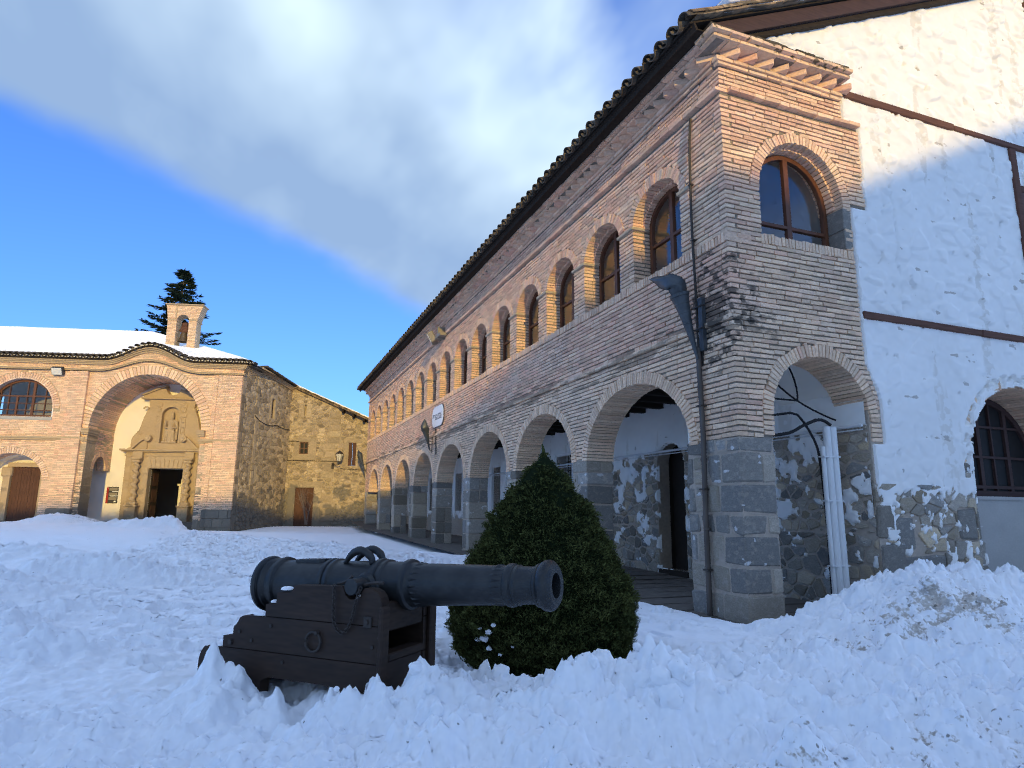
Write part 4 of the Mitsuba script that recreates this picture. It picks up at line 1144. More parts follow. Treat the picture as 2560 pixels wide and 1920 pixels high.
# ---- the bell gable on the roof
BG = 'bell_gable'
lab(BG, 'small brick bell gable with an arched opening on the snowy chapel roof', 'bell gable')
bgp = Polygon([(-5.86, 10.6), (-5.86, 12.92), (-6.02, 13.86), (-3.86, 13.86), (-4.16, 12.92), (-4.16, 10.6)]).difference(arch_poly(-4.98, 0.36, 12.9, 0.36, 11.0))
put(BG + '__wall', [prism(bgp, FC, -3.3, -2.512)], 'm_gold_mortar')
k = put(BG + '__brickwork', lay(Frame(FC(0, 0, -2.5), RC, NC), bgp.intersection(sbox(-7, 11.0, 0, 13.86)), 11.0, 13.8, 0.094, lambda u, z: 0.2, depth=0.01, jamb=0.7), 'm_brick'); part_label(k, kind='stuff')
put(BG + '__coping', [cbox(FC, -6.06, -3.80, 13.86, 13.93, -3.4, -2.4, 0.02), cbox(FC, -5.92, -5.34, 12.86, 12.95, -3.35, -2.44, 0.02), cbox(FC, -4.64, -4.10, 12.86, 12.95, -3.35, -2.44, 0.02), bx(FC, -5.42, -5.36, 12.98, 13.85, -2.6, -2.47)], 'm_sandstone')
bo = FC(-4.98, 12.22, -2.9)
put('bell', [lathe([(0, 0), (0.0, 0.12), (0.06, 0.18), (0.3, 0.21), (0.48, 0.27), (0.58, 0.34), (0.60, 0.34), (0.59, 0.30), (0.3, 0.18)], bo, (0, 0, -1), 28)], 'm_bell', smooth=40)
put('bell__yoke', [cbox(FC, -5.20, -4.76, 12.2, 12.62, -3.0, -2.8, 0.06), cbox(FC, -5.13, -4.83, 12.62, 12.85, -2.98, -2.82, 0.05), cbox(FC, -5.30, -4.66, 12.30, 12.40, -2.96, -2.84, 0.03)], 'm_timber')
lab('bell', 'bronze bell under a wooden yoke hanging in the bell gable', 'bell')

# ---- statue in the niche
stt = 'statue'
cS = lambda u, z, d: FC(PC + u, z, dw + 0.1 + d).tolist()
B = []
B.append(bone(cS(0.0, 5.5, 0.18), 0.22, cS(0.0, 6.2, 0.2), 0.20)); B.append(bone(cS(-0.16, 5.48, 0.2), 0.16, cS(-0.13, 6.0, 0.30), 0.14)); B.append(bone(cS(0.18, 5.48, 0.2), 0.17, cS(0.15, 6.0, 0.30), 0.14))
B.append(bone(cS(0.0, 6.1, 0.18), 0.22, cS(0.0, 6.62, 0.16), 0.20)); B.append(bone(cS(-0.2, 6.66, 0.16), 0.11, cS(0.2, 6.66, 0.16), 0.11))
B.append(bone(cS(0.0, 6.7, 0.16), 0.08, cS(0.02, 6.85, 0.18), 0.08)); B.append(bone(cS(0.02, 6.92, 0.2), 0.105, cS(0.02, 7.02, 0.2), 0.10)); B.append(bone(cS(0.02, 7.05, 0.2), 0.10, cS(0.02, 7.24, 0.2), 0.045))
B.append(bone(cS(0.03, 6.86, 0.27), 0.05, cS(0.03, 6.78, 0.27), 0.03))
B.append(bone(cS(-0.26, 6.64, 0.16), 0.10, cS(-0.33, 6.34, 0.22), 0.085)); B.append(bone(cS(-0.33, 6.34, 0.22), 0.08, cS(-0.26, 6.52, 0.40), 0.055)); B.append(bone(cS(-0.26, 6.52, 0.40), 0.05, cS(-0.24, 6.66, 0.42), 0.04))
B.append(bone(cS(0.26, 6.64, 0.16), 0.10, cS(0.36, 6.30, 0.2), 0.09)); B.append(bone(cS(0.36, 6.30, 0.2), 0.085, cS(0.16, 6.26, 0.42), 0.06))
B.append(bone(cS(0.33, 6.3, 0.18), 0.09, cS(0.34, 5.6, 0.2), 0.07))
for i in range(5): B.append(bone(cS(-0.3 + 0.13 * i, 5.42, 0.34 + 0.04 * (i % 2)), 0.045, cS(-0.22 + 0.11 * i, 6.15, 0.36), 0.035))
for i in range(3): B.append(bone(cS(-0.26, 6.3 - 0.12 * i, 0.33), 0.035, cS(0.24, 6.05 - 0.14 * i, 0.38), 0.04))
mm = manifold3d.Manifold.batch_boolean(B, manifold3d.OpType.Add).refine_to_length(0.05)
tv, tf = man(mm)
tm = trimesh.Trimesh(tv, tf, process=True); trimesh.smoothing.filter_taubin(tm, 0.5, 0.53, 8)
add(stt, np.array(tm.vertices), np.array(tm.faces), 'm_sandstone', smooth=True)
put(stt + '__base', [cbox(FC, PC - 0.42, PC + 0.42, 5.36, 5.46, dw + 0.12, dw + 0.52, 0.02)], 'm_sandstone')
lab(stt, 'carved sandstone statue of a robed bearded figure in a tall hat standing in the niche', 'statue')

# ---- roof of the chapel: eaves tiles, deck and snow
RZ = 9.74
Eh = np.array([-10.3, 11.0]); zr = RZ + 0.384 * 11.35


def roof_z(u, w):
    zf = RZ + 0.384 * (w + 0.35) + bump(u) * np.clip(1 - (w + 0.35) / 4.2, 0, 1) ** 1.2
    # the hip towards the right: a plane through the ridge end and the eave over the side wall
    P0 = np.array([Eh[0], Eh[1], zr]); P1 = np.array([0.0, -0.35, RZ]); e = np.array([math.cos(A105 - A27) * 0, 0, 0])
    r2 = np.array([RR @ RC, -(RR @ NC)]) * 7.5 + np.array([0.1, 0])
    P2 = np.array([r2[0], r2[1], RZ - 0.1])
    n = np.cross(P1 - P0, P2 - P0)
    zh = P0[2] - (n[0] * (u - P0[0]) + n[1] * (w - P0[1])) / n[2]
    return np.minimum(np.minimum(zf, zr + 0.02), zh), zh


def sidelim(w):
    return 0.10 + np.clip(w, -0.4, 20) * ((RR @ RC) / -(RR @ NC))


U, W = np.meshgrid(np.linspace(0, 1, 320), np.linspace(-0.33, 11.4, 120))
UU = -25.0 + U * (sidelim(W) + 25.0)
z, _ = roof_z(UU, W)
nn = meshkit.fbm(np.stack([UU * 1.3, W * 1.3, 0 * UU], -1), 3, 4)
dep = np.clip((W + 0.33) * 1.2, 0, 1) * 0.16 + 0.03 * (nn - .5)
dep = dep * np.clip((sidelim(W) - UU) * 1.6, 0.1, 1)
bare = (UU > -1.9 + 0.5 * nn) & (W > 1.2) & (sidelim(W) - UU < 1.4)
dep = np.where(bare, -0.05, dep)
v = FC(UU, z + 0.06 + dep, -W).reshape(-1, 3)
n1 = U.shape[1]
i, j = np.meshgrid(np.arange(U.shape[0] - 1), np.arange(n1 - 1), indexing='ij')
q = np.stack([i * n1 + j, i * n1 + j + 1, (i + 1) * n1 + j + 1, (i + 1) * n1 + j], -1).reshape(-1, 4)
lip = FC(UU[0], z[0] - 0.01, -W[0] - 0.02)
b0 = len(v)
c_ = np.arange(n1 - 1)
ql = np.stack([c_, c_ + 1, b0 + c_ + 1, b0 + c_], -1)
add(CH + '__roof_snow', np.vstack([v, lip]), np.vstack([q, ql]), 'm_snow_clean', smooth=50)
add(CH + '__roof', FC(UU, z, -W).reshape(-1, 3), q, 'm_tile', smooth=50)
rt = []
u = UL
while u < 0.15:
    z0, _ = roof_z(np.array(u), np.array(-0.3)); z1, _ = roof_z(np.array(u), np.array(0.15))
    p0, p1 = FC(u, z0 + 0.0, 0.46), FC(u, z1 + 0.0, -0.15)
    ax = p1 - p0; ax /= np.linalg.norm(ax)
    a = np.linspace(0, math.pi, 8)
    nrm = np.cross(RC, ax); nrm = nrm if nrm[2] > 0 else -nrm
    for cx, sg, lf in ((0, 1, 0.05), (0.155, -1, 0.07)):
        vv = []
        for P in (p0, p1):
            for R in (0.135, 0.112):
                vv.append(P + RC * cx + nrm * lf + R * (np.cos(a)[:, None] * RC + sg * np.sin(a)[:, None] * nrm * 0.9))
        vv = np.vstack(vv)
        f = []
        for k_ in range(7): f += [[k_, k_ + 1, 16 + k_ + 1, 16 + k_], [8 + k_, 24 + k_, 24 + k_ + 1, 8 + k_ + 1], [k_, 8 + k_, 8 + k_ + 1, k_ + 1]]
        rt.append((vv, np.array(f), (random.random(), random.random() * 0.4)))
    u += 0.31
for m in rt: add(CH + '__eaves_tile', m[0], m[1], 'm_old_tile', m[2])

put(CH + '__eaves_board', [strip(FC, lambda u: eave(u) - 0.01, 0.10, -0.3, 0.34, UL, -0.1)], 'm_beam')
# ---- the side wall of the chapel, of rubble
sideR = Polygon([(0, 0.3), (0, 9.62), (1.85, 9.55), (1.85, 9.95), (6.8, 9.52), (6.8, 0.3)])
wA, wB = sbox(3.75, 7.15, 4.15, 8.35), sbox(1.7, 3.3, 2.15, 3.85)
sh = sideR.difference(wA).difference(wB)
put(CH + '__side_wall', [prism(sh, FR, -0.6, -0.02)], 'm_gold_mortar')
rb = rubble(FR, sh.difference(unary_union([wA, wB]).buffer(0.28)).difference(sbox(-0.1, 0, 0.42, 10)).difference(sbox(1.72, 3.9, 2.05, 9.6)), 0.27, 1.4, 0.02, (0.0, 0.035), lambda u, z: 0.35, 21, -0.012)
for a, b, c, d in ((3.55, 7.0, 3.74, 8.5), (4.16, 7.0, 4.36, 8.5), (3.74, 8.36, 4.16, 8.6), (3.74, 6.9, 4.16, 7.14)):
    m = cbox(FR, a, c, b, d, -0.2, 0.02, 0.015, 0.004, (0.6, 0.2)); rb.append(m)
for i, z0 in enumerate(np.arange(0.4, 9.3, 0.42)):
    w = 0.42 if i % 2 else 0.30
    rb.append(cbox(FR, 0.0, w, z0, z0 + 0.405, -0.2, 0.02, 0.015, 0.005, (random.random(), 0.25 + 0.4 * (z0 > 1.8))))
    rb.append(cbox(FR, 1.74, 2.04, z0, z0 + 0.405, -0.2, 0.025, 0.015, 0.005, (random.random(), 0.2)))
pieces(CH + '__stone', CH + '__stonework', rb, 'm_gold_stone')
k = put(CH + '__slit_window', [prism(wA.difference(wA.buffer(-0.07)), FR, -0.2, -0.12), bx(FR, 3.93, 3.98, 7.2, 8.3, -0.2, -0.13)], 'm_window_wood'); put(k + '__pane', [bx(FR, 3.76, 4.14, 7.17, 8.33, -0.22, -0.2)], 'm_black')
put(CH + '__hatch', [bx(FR, 1.71, 2.14, 3.31, 3.84, -0.1, -0.03)], 'm_door_wood')
put(CH + '__side_cornice', [bx(FR, -0.2, 1.83, 9.38 + 0.07 * i, 9.445 + 0.07 * i, -0.3, 0.05 + 0.06 * i) for i in range(3)] + [prism(Polygon([(1.85, 9.72 - .1 * i * 0), (1.85, 9.80), (6.6, 9.42), (6.6, 9.34)]), Frame(FR.O + np.array([0, 0, 0.075 * i]), RR, NR), -0.3, 0.08 + 0.07 * i) for i in range(3)], 'm_sandstone')
for i in range(8): m = half = cbox(FR, -0.1 + 0.245 * i, 0.13 + 0.245 * i, 9.60, 9.70, -0.4, 0.42, 0.04, 0.01, (random.random(), 0.2)); add(CH + '__eaves_tile', m[0], m[1], 'm_old_tile', m[2])
for i in range(19):
    zt = 9.98 - 0.082 * 0.245 * i
    m = cbox(FR, 1.95 + 0.245 * i, 2.18 + 0.245 * i, zt, zt + 0.1, -0.5, 0.42, 0.04, 0.01, (random.random(), 0.3)); add(CH + '__eaves_tile', m[0], m[1], 'm_old_tile', m[2])
sag = lambda a, b, s, n=20: [np.array(a) * (1 - t) + np.array(b) * t - np.array([0, 0, s * 4 * t * (1 - t)]) for t in np.linspace(0, 1, n)]
put('wall_cable', [tube(sag(FR(1.6, 6.99, 0.05), FR(2.3, 6.73, 0.05), 0.02) + sag(FR(2.4, 6.73, 0.05), FR(4.4, 6.78, 0.05), 0.12) + sag(FR(4.5, 6.78, 0.05), FR(6.4, 6.72, 0.05), 0.06), 0.022, 6)], 'm_black')
lab('wall_cable', 'black cable sagging along the rubble side wall of the chapel', 'cable')

# ================================================================== the stone house behind the arcade's far end
SH = 'stone_house'
lab(SH, 'rubble stone house with a sloping tiled eave, a small window and a brown door', 'house')
hp = Polygon([(-0.25, 0.3), (-0.25, 9.60), (0.3, 9.56), (5.6, 7.28), (9.0, 5.8), (9.0, 0.3)])
w1, w2, dr_, sl = sbox(0.70, 5.15, 1.28, 5.95), sbox(3.90, 4.42, 4.40, 5.96), sbox(0.63, 0.3, 1.81, 2.96), sbox(0.86, 7.72, 1.0, 8.42)
hh = hp.difference(unary_union([w1, w2, dr_, sl]))
put(SH + '__wall', [prism(hh, FN, -0.6, -0.02), bx(FN, 0.8, 1.05, 7.65, 8.5, -0.3, -0.28)], 'm_gold_mortar')
frames_ = [(0.36, 5.0, 0.68, 6.05), (1.30, 5.0, 1.75, 6.05), (0.36, 5.97, 1.75, 6.25), (0.36, 4.78, 1.75, 5.13), (0.22, 0.3, 0.61, 3.0), (1.83, 0.3, 2.3, 3.0), (0.22, 2.98, 2.3, 3.35), (0.55, 7.6, 0.84, 8.5), (1.02, 7.6, 1.35, 8.5), (3.6, 4.3, 3.88, 6.1), (3.6, 5.98, 4.75, 6.2)]
band = [(2.55, 5.9 + i * 0.42, 3.3, 6.3 + i * 0.42) for i in range(5)] + [(2.2 + 0.2 * (i % 2), 3.6 + i * 0.45, 3.0, 4.03 + i * 0.45) for i in range(5)] + [(2.35, 0.4 + 0.42 * i, 3.0 + 0.2 * (i % 2), 0.8 + 0.42 * i) for i in range(5)]
hr = rubble(FN, hh.difference(unary_union([sbox(*b) for b in frames_ + band]).buffer(0.01)), 0.26, 1.5, 0.022, (0.0, 0.04), lambda u, z: 0.3, 33, -0.012)
for a, b, c, d in frames_ + band:
    hr.append(cbox(FN, a, c - 0.012, b, d - 0.012, -0.3, rng.uniform(0.008, 0.022), 0.015, 0.004, (random.uniform(0.35, 0.8), random.random() * 0.4)))
pieces(SH + '__stone', SH + '__stonework', hr, 'm_gold_stone')
k = put(SH + '__window', frame_bars(FN, w1, 0.07, -0.2, -0.12, [(0.96, 5.1, 1.02, 6), (0.6, 5.5, 1.4, 5.55)]), 'm_window_wood'); put(k + '__pane', [bx(FN, 0.7, 1.28, 5.16, 5.94, -0.2, -0.18)], 'm_black')
put(SH + '__shutter', [bx(FN, 3.91, 4.14, 4.43, 5.95, -0.12, -0.07), bx(FN, 4.16, 4.39, 4.43, 5.95, -0.12, -0.065)], 'm_door_wood')
put(SH + '__door', [bx(FN, 0.63, 1.81, 0.3, 2.95, -0.2, -0.14)] + [bx(FN, 0.65 + 0.145 * i, 0.785 + 0.145 * i, 0.4, 2.93, -0.14, -0.12) for i in range(8)], 'm_door_wood')
put(SH + '__roof', [prism(Polygon([(-0.6, 9.86), (9.2, 5.68), (9.2, 5.80), (-0.6, 9.98)]), FN, -6, 0.28)], 'm_tile')
for i in range(26):
    s0 = -0.3 + 0.34 * i
    zt = 9.86 - (s0 + 0.3) * 0.4265
    m = cbox(Frame(FN(s0, zt, 0.0), (RC * 1 - np.array([0, 0, 0.4265])) / 1.087, NC, (np.array([0, 0, 1]) + RC * 0.4265) / 1.087), 0, 0.46, 0.0 + 0.02 * (i % 2), 0.06 + 0.02 * (i % 2), 0.1, 0.36, 0.012, 0.006, (random.uniform(.4, 1), random.random())); add(SH + '__roof_tile', m[0], m[1], 'm_tile', m[2])
put(SH + '__roof_snow', [prism(Polygon([(-0.6, 10.03), (9.2, 5.86), (9.2, 5.97), (-0.6, 10.14)]), FN, -6, 0.16)], 'm_snow_clean')
for x in (3.4, 4.1, 4.8, 5.5): add(SH + '__rafter', *bx(Frame(FN(x, 9.86 - (x + .6) * 0.4265 - 0.03, 0), RC, NC), 0, 0.14, -0.2, 0.0, -0.3, 0.75)[:2], 'm_beam')
put(SH + '__eaves_board', [prism(Polygon([(3.2, 8.24), (9.2, 5.68), (9.2, 5.77), (3.2, 8.33)]), FN, -0.3, 0.8)], 'm_tile')
put(SH + '__conduit', [tube([FN(-0.0, 5.98, 0.03), FN(0.68, 5.98, 0.03)], 0.02, 6), tube([FN(0, 4.72, 0.03), FN(3.3, 4.70, 0.03)], 0.022, 6), tube([FN(3.4, 4.22, 0.03), FN(5.2, 4.15, 0.03)], 0.02, 6)], 'm_black')

# wall lantern on the stone house
LN = 'lantern'
lab(LN, 'black wall lantern with pale panes on a scrolled bracket on the stone house', 'lantern')
lc = FN(3.44, 4.90, 0.72)
put(LN + '__bracket', [tube(smooth_path([FN(2.95, 4.35, 0.03), FN(2.97, 4.55, 0.25), FN(3.2, 4.42, 0.55), FN(3.44, 4.48, 0.72), lc - np.array([0, 0, 0.25])], 20), 0.03, 8), bx(FN, 2.86, 3.02, 4.2, 4.62, 0.0, 0.05)], 'm_iron')
put(LN, [lathe([(-0.27, 0.0), (-0.27, 0.13), (-0.24, 0.14), (-0.235, 0.0)], lc, (0, 0, 1), 6), lathe([(0.23, 0.0), (0.23, 0.27), (0.27, 0.27), (0.40, 0.1), (0.44, 0.05), (0.5, 0.0)], lc, (0, 0, 1), 6)] + [tube([lc + np.array([0.13 * math.cos(a), 0.13 * math.sin(a), -0.25]), lc + np.array([0.25 * math.cos(a), 0.25 * math.sin(a), 0.24])], 0.014, 5) for a in np.arange(6) * math.pi / 3], 'm_iron')
put(LN + '__glass', [lathe([(-0.245, 0.12), (0.235, 0.235)], lc, (0, 0, 1), 6)], 'm_lamp_glass')

# ================================================================== snow, ground
CA = np.array([0.702, -0.711, 0.0]); CA /= np.linalg.norm(CA)        # the cannon's bearing
CP = np.array([CA[1], -CA[0], 0.0])                                    # to its right, towards the camera side
CB = np.array([-6.356, -1.113, 0.0])                                   # under the breech
if CP @ (CAM - CB) < 0: CP = -CP


def gbase(y):
    return np.interp(y, [-60, -9, 0, 5, 13, 22, 30, 36, 60], [0.1, 0.06, 0.03, 0.12, 0.30, 0.43, 0.54, 0.86, 1.0])


def gauss(x, y, cx, cy, sx, sy, rot=0.0, p=2.0):
    c, s = math.cos(rot), math.sin(rot)
    a, b = (x - cx) * c + (y - cy) * s, -(x - cx) * s + (y - cy) * c
    return np.exp(-(np.abs(a / sx) ** p + np.abs(b / sy) ** p))


def axis_grid(stops):
    out = []
    for (a, b, s0, s1) in stops:
        x, s = a, s0
        while x < b - 1e-6:
            out.append(x)
            t = (x - a) / (b - a)
            x += s0 + (s1 - s0) * t
    return np.array(out + [stops[-1][1]])


gx = axis_grid([(-60, -16, 1.2, 0.25), (-16, -10, 0.25, 0.05), (-10, 4.2, 0.021, 0.021), (4.2, 9, 0.03, 0.2), (9, 40, 0.3, 3)])
gy = axis_grid([(-60, -9, 3, 0.12), (-9, -5.6, 0.10, 0.022), (-5.6, 0.6, 0.019, 0.019), (0.6, 10, 0.022, 0.06), (10, 40, 0.06, 0.16)])
X, Y = np.meshgrid(gx, gy)
q3 = lambda s, o=0.0: np.stack([X * s + o, Y * s - o, 0 * X + o], -1)
n_lo = meshkit.fbm(q3(0.55, 3), 3, 1) - .5
n_md = meshkit.fbm(q3(1.7, 5), 4, 2) - .5
n_hi = meshkit.fbm(q3(5.5, 1), 4, 3) - .5
ridge = 1 - np.abs(2 * meshkit.fbm(np.stack([X * 3.2 + 2 * n_md, Y * 3.2, 0 * X], -1), 4, 6) - 1)
n_fi = meshkit.fbm(q3(21, 4), 3, 7) - .5
bil = sum(0.55 ** o * np.abs(2 * meshkit.noise(np.stack([X * 4.3 * 2 ** o + 0.9 * n_md, Y * 4.3 * 2 ** o + 0.9 * n_hi, 0 * X + o], -1), 60 + o) - 1) for o in range(5)) / 2.1
roll = meshkit.fbm(np.stack([(X + 0.5 * Y) * 0.9, (Y - 0.3 * X) * 1.7, 0 * X + 2], -1), 3, 17) - .5
h = gbase(Y) + 0.10 * n_lo
# heaps: (x, y, long, short, turn, height, power)
heaps = [(2.35, -1.30, 2.05, 0.95, -0.06, 0.72, 3.0), (1.2, -2.3, 1.2, 0.8, 0.1, 0.20, 2.4), (4.9, -1.6, 1.2, 0.8, 0.0, 0.18, 2.0), (0.15, -2.75, 1.1, 0.55, -0.25, 0.20, 2.2), (2.2, -3.4, 1.4, 0.6, -0.2, 0.22, 2.4),
         (-2.2, -3.05, 1.7, 0.62, -0.30, 0.24, 2.6), (-4.05, -3.25, 1.25, 0.50, -0.22, 0.30, 3.0), (-2.0, -4.35, 1.3, 0.5, -0.3, 0.22, 2.4), (-4.6, -4.6, 0.9, 0.4, -0.2, 0.12, 2.2), (-0.6, -4.2, 0.9, 0.5, -0.3, 0.2, 2.2), (0.2, -2.2, 1.2, 0.55, -0.35, 0.22, 2.4), (-1.0, -3.5, 0.8, 0.35, -0.4, 0.16, 2.2), (1.6, -3.9, 0.9, 0.4, 0.3, 0.2, 2.2),
         (-9.2, 6.7, 1.7, 0.45, 0.10, 0.46, 2.4), (-10.6, 5.0, 1.2, 0.8, 0.5, 0.52, 2.2), (-10.0, 2.4, 1.3, 0.6, -0.5, 0.42, 2.4), (-8.7, 0.3, 1.0, 0.6, 0.4, 0.26, 2.2), (-12.5, 12.5, 2.5, 0.9, -0.3, 0.35, 2.0),
         (-8.9, 3.4, 0.9, 0.5, 0.7, 0.16, 2.0), (-12.2, 30.6, 2.6, 0.8, -0.26, 0.36, 2.2), (-15.8, 33.5, 1.6, 0.8, -0.26, 0.55, 2.2), (-12.2, 32.6, 1.4, 0.7, -0.26, 0.25, 2.2), (-9.9, 29.8, 1.5, 0.7, -0.2, 0.42, 2.2),
         (-4.4, 31.8, 1.2, 0.5, 0.3, 0.2, 2.2), (-4.8, 25.3, 0.7, 0.5, 0, 0.28, 2.0), (-2.1, 33.6, 1.6, 0.6, -0.2, 0.15, 2.0)]
pile = np.zeros_like(h)
for cx, cy, sx, sy, r, hh_, p in heaps:
    g = gauss(X + 0.25 * n_md, Y + 0.25 * n_md, cx, cy, sx, sy, r, p)
    h += hh_ * g
    pile = np.maximum(pile, g * min(1, hh_ / 0.3))
# snow shovelled against the gun carriage (s along the barrel, o sideways to the camera)
S_ = (X - CB[0]) * CA[0] + (Y - CB[1]) * CA[1]
O_ = (X - CB[0]) * CP[0] + (Y - CB[1]) * CP[1]
for s, o, ws, wo, hh_ in ((0.04, 0.62, 0.15, 0.18, 0.22), (0.25, 0.62, 0.22, 0.20, 0.14), (0.62, 0.80, 0.3, 0.2, 0.05), (0.80, 0.66, 0.09, 0.11, 0.11), (1.20, 0.62, 0.15, 0.17, 0.20), (1.50, 0.60, 0.26, 0.20, 0.17), (2.0, -0.35, 0.3, 0.35, 0.16), (1.80, 0.25, 0.22, 0.40, 0.12)):
    g = np.exp(-np.abs((S_ - s + 0.12 * n_hi) / ws) ** 2.4 - np.abs((O_ - o + 0.12 * n_hi) / wo) ** 2.4)
    h += hh_ * g
    pile = np.maximum(pile, g)
fore = np.clip((-0.6 - Y) / 2.2, 0, 1) * np.clip((X + 9.6) / 1.2, 0, 1)
chunk = np.clip(np.maximum(pile, 0.75 * fore), 0, 1)
fieldw = np.clip((X + 12) / 3, 0, 1) * np.clip((Y + 4) / 3, 0, 1) * (1 - chunk)
h += chunk * (0.24 * n_md + 0.04 * (ridge - .72) + 0.20 * n_hi + 0.36 * (bil - .35) + 0.020 * n_fi) + fore * 0.34 * roll
h += (1 - chunk) * (0.07 * n_md + 0.03 * n_hi + 0.05 * (bil - .35) + 0.009 * n_fi)
# trodden crust: scalloped plates with a broken edge
ww = meshkit.fbm(q3(0.7, 9), 3, 15)
cell = np.stack([X * 2.2 + 0.9 * n_md, Y * 2.7 + 0.9 * n_hi], -1).reshape(-1, 2)
rr_ = np.random.default_rng(5)
cp_ = np.stack(np.meshgrid(np.arange(-40, 22), np.arange(-28, 112)), -1).reshape(-1, 2) + rr_.uniform(0, 1, (62 * 140, 2))
d1, i1 = cKDTree(cp_).query(cell, k=2)
tilt = rr_.normal(0, 1, (len(cp_), 2)); lev = rr_.uniform(-1, 1, len(cp_))
rel = cell - cp_[i1[:, 0]]
plate = (lev[i1[:, 0]] * 0.028 + (rel * tilt[i1[:, 0]]).sum(1) * 0.045) * np.clip((d1[:, 1] - d1[:, 0]) / 0.10, 0, 1)
h += plate.reshape(X.shape) * (fieldw * 1.25 + 1.5 * chunk) * np.clip((ww - 0.28) * 4, 0.25, 1) * np.clip((34 - Y) / 10, 0.6, 1)
# lumps of thrown snow
nl = 5200
lx, ly = rr_.uniform(-9.5, 4, nl), rr_.uniform(-6, 1, nl)
lr = 0.03 + 0.11 * rr_.random(nl) ** 3
for x, y, r in zip(lx, ly, lr):
    i0, i1_ = np.searchsorted(gx, [x - r, x + r]); j0, j1 = np.searchsorted(gy, [y - r, y + r])
    if i1_ <= i0 or j1 <= j0: continue
    sub = (slice(j0, j1), slice(i0, i1_))
    dd = ((X[sub] - x) ** 2 + (Y[sub] - y) ** 2) / r ** 2
    h[sub] += chunk[sub] * 0.62 * r * np.sqrt(np.clip(1 - dd, 0, 1)) * (1 if r < 0.09 else 0.8)
# footprints in the field
for _ in range(1500):
    x, y, a = rr_.uniform(-9.5, -0.6), rr_.uniform(-0.5, 24), rr_.uniform(0, 6.28)
    r = 0.22
    i0, i1_ = np.searchsorted(gx, [x - r, x + r]); j0, j1 = np.searchsorted(gy, [y - r, y + r])
    if i1_ - i0 < 3 or j1 - j0 < 3: continue
    sub = (slice(j0, j1), slice(i0, i1_))
    c, s = math.cos(a), math.sin(a)
    u_, w_ = (X[sub] - x) * c + (Y[sub] - y) * s, -(X[sub] - x) * s + (Y[sub] - y) * c
    e = np.sqrt((u_ / 0.16) ** 2 + (w_ / 0.075) ** 2)
    h[sub] += fieldw[sub] * (-0.055 * np.clip((1.05 - e) / 0.25, 0, 1) + 0.022 * np.exp(-((e - 1.22) / 0.18) ** 2) * (u_ > 0))
# the gun carriage and the bush stand in hollows
h = np.where((S_ > -0.38) & (S_ < 1.55) & (O_ > -0.42) & (O_ < 0.40), np.minimum(h, 0.10 + 0.1 * n_hi), h)
rb_ = np.hypot(X + 3.50, Y + 0.85)
h = h - 0.14 * np.clip((1.45 - rb_) / 0.4, 0, 1)
# the covered walk and the foot of the walls are bare; rim with a ragged edge
h = np.where((X > -1.6) & (X < 0.4), np.maximum(h, gbase(Y) + 0.025 + 0.03 * n_hi), h)
lim = -0.16 + 0.18 * n_md + 0.10 * n_hi - 0.30 * np.exp(-((Y - 2.6) / 1.8) ** 2)
bareA = np.clip((X - lim) / 0.10, 0, 1) * np.clip((Y + 0.28 - 0.5 * n_hi) / 0.10, 0, 1)
limB = 0.92 + 0.5 * n_md + 0.35 * n_hi
bareB = np.clip((Y + 0.62 - 0.25 * n_hi) / 0.14, 0, 1) * np.clip((X + 0.15) / 0.2, 0, 1) * np.clip((limB - X) / 0.2, 0, 1)
bareC = np.clip((X - 5.0 + 0.6 * n_md + (Y + 0.3) * 0.5) / 0.4, 0, 1) * np.clip((Y + 0.62 - 0.4 * n_hi) / 0.25, 0, 1)
bare_ = np.maximum(np.maximum(bareA, bareB), bareC)
h = h * (1 - bare_) + bare_ * (gbase(Y) - 0.22)
h = np.where((X > 0.3) & (Y > 0.75) & (X < 35), gbase(Y) - 0.5, h)
cw = ((X - OC[0]) * -NC[0] + (Y - OC[1]) * -NC[1])          # depth behind the chapel front
h = h - 0.16 * np.clip((cw + 0.9) / 0.4, 0, 1)
n1 = X.shape[1]
i, j = np.meshgrid(np.arange(X.shape[0] - 1), np.arange(n1 - 1), indexing='ij')
q = np.stack([i * n1 + j, i * n1 + j + 1, (i + 1) * n1 + j + 1, (i + 1) * n1 + j], -1).reshape(-1, 4)
hid = ((X > 0.75) & (Y > 1.2))
q = q[~hid.ravel()[q].all(1)]
add('snow_ground', np.stack([X, Y, h], -1).reshape(-1, 3), q, 'm_snow', smooth=True)
lab('snow_ground', 'trampled snow covering the square, heaped and dirty in the foreground', kind='structure')


def snow_h(x, y):
    j, i = np.searchsorted(gy, y), np.searchsorted(gx, x)
    return float(h[min(j, len(gy) - 1), min(i, len(gx) - 1)])


R_ = 1400.0
add('snow_field', [[-R_, -R_, -0.6], [R_, -R_, -0.6], [R_, R_, -0.6], [-R_, R_, -0.6]], [[0, 1, 2, 3]], 'm_snow_clean')
lab('snow_field', 'snow-covered land reaching to the horizon', kind='structure')
px_, py_ = np.meshgrid(np.arange(-0.62, 2.7, 0.08), np.r_[np.arange(-0.7, 8, 0.08), np.arange(8, 36.2, 0.4)])
pz_ = gbase(py_) - 0.02 + 0.02 * (meshkit.fbm(np.stack([px_ * 3, py_ * 3, 0 * px_], -1), 3, 3) - .5)
n1 = px_.shape[1]
i, j = np.meshgrid(np.arange(px_.shape[0] - 1), np.arange(n1 - 1), indexing='ij')
add('pavement', np.stack([px_, py_, pz_], -1).reshape(-1, 3), np.stack([i * n1 + j, i * n1 + j + 1, (i + 1) * n1 + j + 1, (i + 1) * n1 + j], -1).reshape(-1, 4), 'm_pave', smooth=True)
lab('pavement', 'bare worn paving under the arcade', kind='structure')
slabs = []
